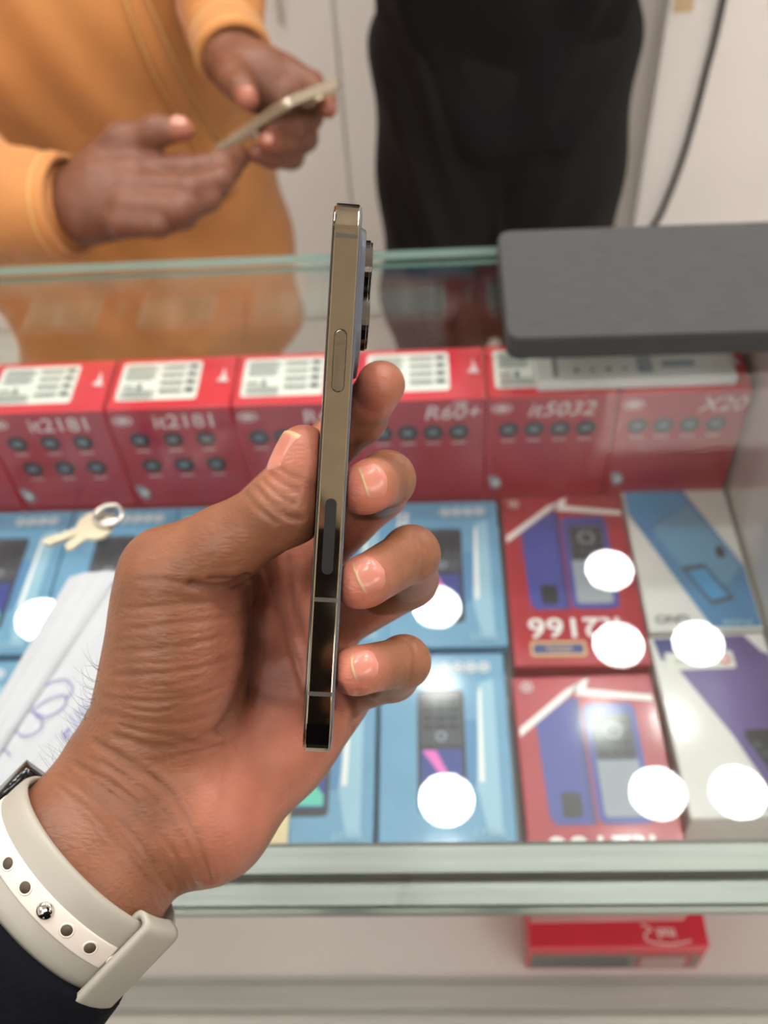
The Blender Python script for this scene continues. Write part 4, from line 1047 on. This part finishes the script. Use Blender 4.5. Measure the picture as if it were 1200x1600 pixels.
for k in range(4): rh.cone(rpalm, 0.012, dpt(0.022, 0.05+0.022*k, -0.010), 0.009, 0.006).cone(dpt(0.022, 0.05+0.022*k, -0.010), 0.009, dpt(0.004, 0.05+0.022*k, 0.005), 0.008, 0.003)
rh.cone(rpalm, 0.014, dpt(0.0, 0.06, -0.024), 0.010, 0.006)
V, Q = rh.mesh(); mobj('right_hand', V, Q, m_skin2, me_, smooth=True, tone=np.tile(tone_b, (len(V), 1)))

# ------------------------------------------------------------------ wrist watch
m_strap = mat('strap_grey', lin(174, 168, 155), 0.42, noise=0.03, nscale=60)
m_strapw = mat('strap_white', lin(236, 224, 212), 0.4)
m_hole = mat('strap_hole', lin(86, 74, 60), 0.7)
m_stud = mat('stud_steel', lin(220, 214, 208), 0.08, metal=1.0)
m_case = mat('watch_case', lin(14, 15, 18), 0.15, metal=0.4, coat=0.8)
EA, EB = 28.6, 20.9
WS = WB - fa*2.0
wt = thing('wrist_watch', c2w(WS), 'wrist watch on a pale grey perforated rubber strap around the left wrist', 'watch')
def ws(phi, s, o):
    return WS + fa*s - wn*(EB+o)*math.cos(phi) + we*(EA+o)*math.sin(phi)
def strap_band(name, m, p0, p1, prof, n=90, closed=False):
    """prof: (s, o) outline of the section"""
    V = []; k = len(prof)
    for i in range(n+1):
        ph_ = p0 + (p1-p0)*i/n
        for s, o in prof: V.append(c2w(ws(ph_, s, o)))
    Fc = [(i*k+j, i*k+(j+1) % k, (i+1)*k+(j+1) % k, (i+1)*k+j) for i in range(n) for j in range(k)]
    if not closed: Fc += [tuple(range(k))[::-1], tuple(range(n*k, (n+1)*k))]
    return mobj(name, V, Fc, m, wt, smooth=True)
sec = [(-12, 0.3), (-12.1, 0.9), (-11.7, 1.7), (-10.6, 2.25), (-8, 2.5), (-4, 2.6), (4, 2.6), (8, 2.5), (10.6, 2.25), (11.7, 1.7), (12.1, 0.9), (12, 0.3)]
D = math.radians
strap_band('strap', m_strap, D(-108), D(200), sec, 120)
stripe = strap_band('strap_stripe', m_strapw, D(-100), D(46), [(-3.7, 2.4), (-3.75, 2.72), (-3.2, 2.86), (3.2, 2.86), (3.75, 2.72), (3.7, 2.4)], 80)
def on_strap(name, phi, s, prof, m, n=20, par=None):
    V = []; tt = ws(phi+0.01, s, 2.8) - ws(phi-0.01, s, 2.8); tt /= np.linalg.norm(tt); N0 = np.cross(tt, fa); N0 = N0 if N0 @ (ws(phi, s, 5)-WS) > 0 else -N0; c0 = ws(phi, s, 2.8) - N0*2.8
    for r, o in prof:
        for k in range(n):
            a = 2*math.pi*k/n; V.append(c2w(c0 + N0*o + tt*r*math.cos(a) + fa*r*math.sin(a)))
    Fc = [(i*n+k, i*n+(k+1) % n, (i+1)*n+(k+1) % n, (i+1)*n+k) for i in range(len(prof)-1) for k in range(n)] + [tuple(range((len(prof)-1)*n, len(prof)*n))]
    return mobj(name, V, Fc, m, par or stripe, smooth=True)
def phi_for(target):   # angle at which the strap's outer mid line passes a given in-picture position along the wrist width
    best = min(np.linspace(-1.6, 1.6, 1601), key=lambda p: np.hypot(*(pxof(ws(p, 0, 2.8)) - target))); return best
for px_, py_ in ((12, 1275), (36, 1294), (61, 1319), (88, 1348), (144, 1407), (170, 1437), (194, 1463), (210, 1482)):
    p_ = phi_for(np.array([px_, py_], float))
    on_strap('strap_hole', p_, 0.0, [(2.15, 2.6), (2.1, 2.98), (1.9, 3.06), (1.65, 3.0), (1.5, 2.9)], m_strapw, 20)
    on_strap('strap_hole', p_, 0.0, [(1.62, 2.70), (1.60, 2.98)], m_hole, 20)
on_strap('stud', phi_for(np.array([117.0, 1378.0])), 0.0, [(2.4, 2.6), (2.5, 3.1), (2.2, 3.7), (1.5, 4.1), (0.6, 4.25)], m_stud, 24)
# keeper loop around the strap end
V = []; pr = []
for cs, co, a0 in ((12.2, 2.9, 0), (-12.2, 2.9, 90), (-12.2, 1.3, 180), (12.2, 1.3, 270)):
    for k in range(6):
        a = math.radians(a0+18*k); pr.append((cs, co, math.cos(a), math.sin(a)))
NP = len(pr)
rows = np.linspace(D(44), D(73), 9)
for r_i, ph_ in enumerate(rows):
    for rad in (2.9, 1.1):
        for cs, co, ca, sa in pr: V.append(c2w(ws(ph_, cs + rad*ca, co + rad*sa*0.95)))
Fc = []; b = lambda r, l, k: (r*2+l)*NP + k % NP
for r in range(8):
    for k in range(NP):
        Fc.append((b(r, 0, k), b(r, 0, k+1), b(r+1, 0, k+1), b(r+1, 0, k))); Fc.append((b(r, 1, k+1), b(r, 1, k), b(r+1, 1, k), b(r+1, 1, k+1)))
for r in (0, 8):
    for k in range(NP): Fc.append((b(r, 0, k), b(r, 1, k), b(r, 1, k+1), b(r, 0, k+1)) if r == 0 else (b(r, 0, k+1), b(r, 1, k+1), b(r, 1, k), b(r, 0, k)))
mobj('strap_loop', V, Fc, m_strap, wt, smooth=True)
cn = -0.45*we + 0.89*wn; cn /= np.linalg.norm(cn); ct = np.cross(cn, fa); ct = ct if ct @ we < 0 else -ct
cc0 = WB - we*16.5 + wn*26.0 + fa*0.5
bm = bmesh.new(); bmesh.ops.create_cube(bm, size=1.0)
for v in bm.verts: v.co = Vector((v.co.x*44, v.co.y*38, v.co.z*10.7))
bmesh.ops.bevel(bm, geom=[e for e in bm.edges if abs((e.verts[0].co-e.verts[1].co).z) > 1], offset=9, segments=6, affect='EDGES')
bmesh.ops.bevel(bm, geom=[e for e in bm.edges if abs((e.verts[0].co-e.verts[1].co).z) < 0.1], offset=2.2, segments=3, affect='EDGES')
V, Fc = bm_data(bm); V = [c2w(cc0 + ct*v[0] + fa*v[1] + cn*v[2]) for v in V]
mobj('watch_case', V, Fc, m_case, wt, smooth=True)

# ================================================================== THE CUSTOMER IN ORANGE
m_orange = mat('orange_cotton', lin(190, 126, 66), 0.75, noise=0.07, nscale=14, bump=0.25, bscale=500, sheen=0.15)
m_thread = mat('stitching', lin(222, 176, 112), 0.8)
m_tan = mat('orange_trousers', lin(200, 132, 58), 0.8, noise=0.06, nscale=12)
pt = thing('person', (-0.40, 1.20, 0.0), 'person in an orange tunic holding a phone in both hands', 'person')
def wpt(px, py, d): return pw(px, py, d)
wristL, wristR = wpt(95, 330, 0.93), wpt(352, 62, 0.99)
armL = [(np.array([-0.60, 1.22, 1.36]), 0.062), (np.array([-0.70, 1.02, 1.06]), 0.056), (wpt(60, 330, 0.935), 0.047)]
armR = [(np.array([-0.24, 1.16, 1.37]), 0.062), (np.array([-0.205, 1.10, 1.12]), 0.052), (wpt(345, 40, 1.0), 0.041)]
figure(pt, -0.415, 1.20, math.radians(28), 1.74, m_orange, m_tan, 0.50, [armL, armR], tone_b, 1.06,
       skirt=[(1.15, 0.18, 0.95, 0.195), (0.95, 0.195, 0.72, 0.205), (0.72, 0.205, 0.50, 0.225)], names=('tunic', 'trousers'), belly=0.07)
def cuff(a, b, r0, r1, m):
    a, b = np.array(a), np.array(b); d = b-a; L_ = np.linalg.norm(d); d /= L_
    e_ = np.cross(d, [0, 0, 1.0]); e_ /= np.linalg.norm(e_); n_ = np.cross(d, e_)
    ts = [0, 0.02, 0.5, 0.62, 0.64, 0.94, 1.0, 1.0, 0.9]; rs = [r0*0.96, r0, (r0+r1)/2, r1, r1+0.002, r1+0.003, r1+0.001, r1-0.004, r1-0.005]
    return ring_tube([a + d*L_*t for t in ts], [e_]*len(ts), [n_]*len(ts), rs, rs, 40, 0.006)
def add_cuff(a, b, r0, r1):
    o = mobj('cuff', *cuff(a, b, r0, r1, m_orange), m_orange, pt, smooth=True)
    a, b = np.array(a), np.array(b); d = (b-a)/np.linalg.norm(b-a); e_ = np.cross(d, [0, 0, 1.0]); e_ /= np.linalg.norm(e_); n_ = np.cross(d, e_)
    for t_, rr in ((0.60, r1+0.0012), (0.66, r1+0.0024), (0.93, r1+0.0034)):
        ring = [a + (b-a)*t_ + (e_*math.cos(2*math.pi*k/40) + n_*math.sin(2*math.pi*k/40))*rr for k in range(40)]
        mobj('cuff_seam', *tube(ring, 0.0008, 6, True), m_thread, o, smooth=True)
add_cuff(wpt(-130, 340, 0.965), wpt(112, 322, 0.92), 0.052, 0.047)
add_cuff(wpt(338, 5, 1.015), wpt(366, 88, 0.975), 0.043, 0.036)

def hand_mesh(lo, hi, parts, nails, h=0.0019):
    q = SDF(lo, hi, h)
    for a in parts:
        k = a[0]; P = a[1:]
        for (p, r), (s_, t_) in zip(P[:-1], P[1:]): q.cone(p, r, s_, t_, k)
    V, Q = q.mesh(); V = relax(V, Q, 2); return V, Q
skA = np.array(lin(114, 72, 53)[:3]); skP = np.array(lin(160, 96, 76)[:3])
w_ = wpt
LH = [(0.006, (w_(60, 332, 0.935), 0.030), (w_(120, 315, 0.925), 0.031), (w_(165, 300, 0.915), 0.034), (w_(205, 285, 0.912), 0.030)),
      (0.012, (w_(140, 330, 0.915), 0.032), (w_(205, 318, 0.905), 0.030)),
      (0.006, (w_(200, 268, 0.915), 0.020), (w_(290, 268, 0.905), 0.0145), (w_(345, 256, 0.915), 0.0120), (w_(376, 246, 0.935), 0.0105)),
      (0.004, (w_(205, 298, 0.895), 0.019), (w_(295, 298, 0.885), 0.0150), (w_(345, 280, 0.90), 0.0120), (w_(362, 266, 0.93), 0.0105)),
      (0.004, (w_(200, 325, 0.888), 0.018), (w_(278, 328, 0.88), 0.0145), (w_(325, 310, 0.895), 0.0120), (w_(345, 290, 0.925), 0.010)),
      (0.004, (w_(190, 345, 0.888), 0.016), (w_(245, 350, 0.882), 0.0125), (w_(288, 340, 0.89), 0.0105), (w_(310, 322, 0.92), 0.009)),
      (0.010, (w_(150, 270, 0.92), 0.024), (w_(190, 222, 0.905), 0.0165), (w_(245, 203, 0.895), 0.0130), (w_(288, 203, 0.893), 0.0098))]
RH = [(0.010, (w_(340, 30, 1.0), 0.026), (w_(362, 92, 0.975), 0.028), (w_(405, 125, 0.965), 0.030), (w_(440, 150, 0.965), 0.024)),
      (0.010, (w_(390, 110, 0.96), 0.028), (w_(445, 120, 0.965), 0.020)),
      (0.004, (w_(440, 112, 0.965), 0.018), (w_(485, 132, 0.96), 0.0135), (w_(508, 155, 0.945), 0.011), (w_(512, 170, 0.93), 0.0092)),
      (0.004, (w_(450, 150, 0.975), 0.019), (w_(482, 182, 0.965), 0.0145), (w_(458, 198, 0.925), 0.0125), (w_(430, 196, 0.91), 0.0105)),
      (0.004, (w_(445, 180, 0.975), 0.018), (w_(474, 215, 0.965), 0.0145), (w_(445, 224, 0.93), 0.0122), (w_(418, 220, 0.915), 0.010)),
      (0.004, (w_(430, 205, 0.975), 0.017), (w_(455, 244, 0.965), 0.0130), (w_(425, 246, 0.94), 0.0110), (w_(402, 240, 0.93), 0.009)),
      (0.008, (w_(365, 100, 0.965), 0.022), (w_(366, 122, 0.935), 0.0165), (w_(378, 138, 0.915), 0.0130), (w_(388, 156, 0.905), 0.0105))]
bV, bQ, bT, off_ = [], [], [], 0
for parts, pads in ((LH, [(288, 203, 0.89)]), (RH, [(512, 170, 0.925), (388, 156, 0.90), (418, 220, 0.91)])):
    allp = np.array([p for a in parts for p, r in a[1:]]); V, Q = hand_mesh(allp.min(0)-0.045, allp.max(0)+0.045, parts, None)
    tn2 = np.tile(skA, (len(V), 1))
    for a in pads: tn2 = blend(tn2, skP, 0.7*(1-sstep(0.008, 0.02, np.linalg.norm(V - w_(*a), axis=1))))
    bV.append(V); bQ.append(Q+off_); bT.append(tn2); off_ += len(V)
mobj('hands', np.vstack(bV), np.vstack(bQ), m_skin2, pt, smooth=True, tone=np.vstack(bT))
m_nail2 = mat('nail_plain', lin(196, 136, 120), 0.3)
def nail2(C, A, N, Wn, Ln, r):
    C, A, N = (np.array(q, float) for q in (C, A, N)); N /= np.linalg.norm(N); A -= (A@N)*N; A /= np.linalg.norm(A); Sd = np.cross(N, A); V = []; nu, nv = 10, 10
    for i in range(nu+1):
        u = -1 + 2*i/nu; wd_ = math.sqrt(max(0.02, 1-abs(u)**4))
        for j in range(nv+1):
            v = (-1+2*j/nv)*wd_; a = v*Wn/2/r; V.append(C + A*u*Ln/2 + Sd*r*math.sin(a) + N*(r*math.cos(a)-r + 0.0006 - 0.0010*(u*u)))
    n = len(V); V += [p - N*0.0012 for p in V]; g = lambda i, j: i*(nv+1)+j; Fc = []
    for i in range(nu):
        for j in range(nv): q = (g(i, j), g(i+1, j), g(i+1, j+1), g(i, j+1)); Fc += [q, tuple(x+n for x in q[::-1])]
    rim = [g(i, 0) for i in range(nu)] + [g(nu, j) for j in range(nv)] + [g(i, nv) for i in range(nu, 0, -1)] + [g(0, j) for j in range(nv, 0, -1)]
    for k in range(len(rim)): p, q = rim[k], rim[(k+1) % len(rim)]; Fc.append((p, p+n, q+n, q))
    mobj('fingernail', V, Fc, m_nail2, pt, smooth=True)
toc = lambda v: np.array(v, float) @ CM
nail2(w_(282, 199, 0.893) + toc((0.0, -0.004, -0.0092)), toc((1, 0.05, 0.05)), toc((0.1, -0.45, -0.9)), 0.013, 0.014, 0.011)
nail2(w_(386, 148, 0.908) + toc((0.0, -0.002, -0.0100)), toc((0.4, 0.9, -0.4)), toc((0.0, -0.4, -0.9)), 0.013, 0.014, 0.011)
nail2(w_(420, 221, 0.915) + toc((0.0, 0.0, -0.0096)), toc((-1, 0.1, -0.2)), toc((-0.1, 0.1, -1)), 0.011, 0.011, 0.010)

# button placket down the tunic front: follows the cloth surface
dgp = bpy.context.evaluated_depsgraph_get()
tun = [o for o in pt.children if o.name.startswith('tunic')][0]
bpy.context.view_layer.update()
def cast(px, py):
    d = pw(px, py, 1.0) - CAM; d /= np.linalg.norm(d); o = Vector((CAM - np.array(tun.location) - np.array(pt.location)).tolist())
    ok, loc, nrm, _ = tun.ray_cast(o, Vector(d.tolist()))
    return (np.array(loc) + np.array(pt.location), np.array(nrm)) if ok else None
pl2 = smoothcurve([(196, -60), (214, 10), (240, 75), (270, 135), (302, 190), (330, 245), (352, 300)], 6)
A_, B_, Nn = [], [], []
for i, (x_, y_) in enumerate(pl2):
    c1, c2 = cast(x_-16, y_+8), cast(x_+16, y_-8)
    if c1 and c2: A_.append(c1[0] + c1[1]*0.004); B_.append(c2[0] + c2[1]*0.006); Nn.append((c1[1]+c2[1])/2)
if len(A_) > 3:
    A_, B_, Nn = np.array(A_), np.array(B_), np.array(Nn); n = len(A_); M2 = (A_+B_)/2 + Nn*0.004
    V = np.vstack([A_ - Nn*0.006, A_, M2, B_, B_ - Nn*0.006]); Fc = [(r*n+i, r*n+i+1, (r+1)*n+i+1, (r+1)*n+i) for r in range(4) for i in range(n-1)]
    pk = mobj('placket', V, Fc, m_orange, pt, smooth=True)
    mobj('placket_seam', *tube(B_[:-1] + Nn[:-1]*0.0012, 0.0011, 6), m_thread, pk, smooth=True)
    mobj('placket_seam', *tube(A_[:-1] + Nn[:-1]*0.0012, 0.0011, 6), m_thread, pk, smooth=True)

# the phone in the customer's hands
m_gold2 = mat('champagne_metal', lin(206, 188, 160), 0.22, metal=0.7)
m_clear = mat('clear_case', lin(150, 136, 116), 0.18, coat=0.6)
P1, P2, P3 = pm(333, 236, 975), pm(447, 158, 860), pm(517, 130, 890)
la = P2 - P1; Ls = np.linalg.norm(la); la /= Ls; sa_ = P3 - P2; sa_ -= (sa_ @ la)*la; Lw = 68.0; sa_ /= np.linalg.norm(sa_); na = np.cross(la, sa_); na = na if na[1] < 0 else -na
p2 = thing('smartphone', c2w(P1 + la*Ls/2 + sa_*Lw/2), 'champagne coloured smartphone in a clear case held by the orange tunic wearer', 'smartphone')
def slab2(name, l0, l1, w0, w1, t0, t1, r, m):
    P = []
    for cx, cy, a0 in ((l1-r, w1-r, 0), (l0+r, w1-r, 90), (l0+r, w0+r, 180), (l1-r, w0+r, 270)):
        for k in range(7): a = math.radians(a0+15*k); P.append((cx + r*math.cos(a), cy + r*math.sin(a)))
    n = len(P); V = []
    for t_, ins in ((t0, 0.8), (t0+0.8, 0), (t1-0.8, 0), (t1, 0.8)):
        for l, w2 in P:
            l_ = l + (ins if l < (l0+l1)/2 else -ins); w3 = w2 + (ins if w2 < (w0+w1)/2 else -ins); V.append(c2w(P1 + la*l_ + sa_*w3 + na*t_))
    Fc = [(i*n+k, i*n+(k+1) % n, (i+1)*n+(k+1) % n, (i+1)*n+k) for i in range(3) for k in range(n)] + [tuple(range(n))[::-1], tuple(range(3*n, 4*n))]
    return mobj(name, V, Fc, m, p2)
slab2('clear_case', -1.5, Ls+1.5, -1.5, Lw+1.5, -6.0, 3.0, 9, m_clear)
slab2('steel_frame', -0.9, Ls+0.9, -1.65, Lw+0.9, -2.2, 2.2, 8, m_gold2)
slab2('screen', 0.8, Ls-0.8, 0.8, Lw-0.8, 1.2, 3.4, 7, m_screen)
slab2('camera_bump', Ls-34, Ls-4, 38, 66, -9.0, -5.0, 6, m_gold2)

# ================================================================== THE PERSON IN BLACK
m_blackc = mat('black_tee', lin(13, 13, 15), 0.85, noise=0.2, nscale=8, bump=0.3, bscale=400, spec=0.25)
m_blackt = mat('black_trousers', lin(20, 18, 18), 0.8, noise=0.25, nscale=8, bump=0.3, bscale=300, spec=0.25)
pb = thing('person', (0.112, 1.34, 0.0), 'person in a black tee shirt and black trousers standing behind the counter', 'person')
A1 = [(np.array([-0.07, 1.34, 1.37]), 0.060), (np.array([-0.08, 1.27, 1.16]), 0.05), (np.array([0.05, 1.17, 1.16]), 0.042)]
A2 = [(np.array([0.285, 1.33, 1.37]), 0.060), (np.array([0.285, 1.26, 1.17]), 0.048), (np.array([0.16, 1.165, 1.19]), 0.040)]
figure(pb, 0.112, 1.34, 0.0, 1.74, m_blackc, m_blackt, 0.765, [A1, A2], tone_b, 1.0, names=('tee_shirt', 'trousers'), h=0.008, baggy=1.28)
fh = SDF((-0.1, 1.05, 1.08), (0.35, 1.25, 1.28), 0.004)
for p0, sg in ((np.array([0.05, 1.17, 1.16]), 1), (np.array([0.16, 1.165, 1.19]), -1)):
    fh.cone(p0, 0.03, p0 + [0.05*sg, -0.01, 0.0], 0.03, 0.01)
    for k in range(4): fh.cone(p0 + [0.05*sg, -0.01, 0.022-0.015*k], 0.010, p0 + [(0.115-0.006*abs(k-1))*sg, 0.0, 0.030-0.019*k], 0.008, 0.004)
    fh.cone(p0 + [0.02*sg, -0.015, 0.02], 0.013, p0 + [0.06*sg, -0.02, 0.05], 0.009, 0.006)
V, Q = fh.mesh(); mobj('hands', V, Q, m_skin2, pb, smooth=True, tone=np.tile(skA, (len(V), 1)))
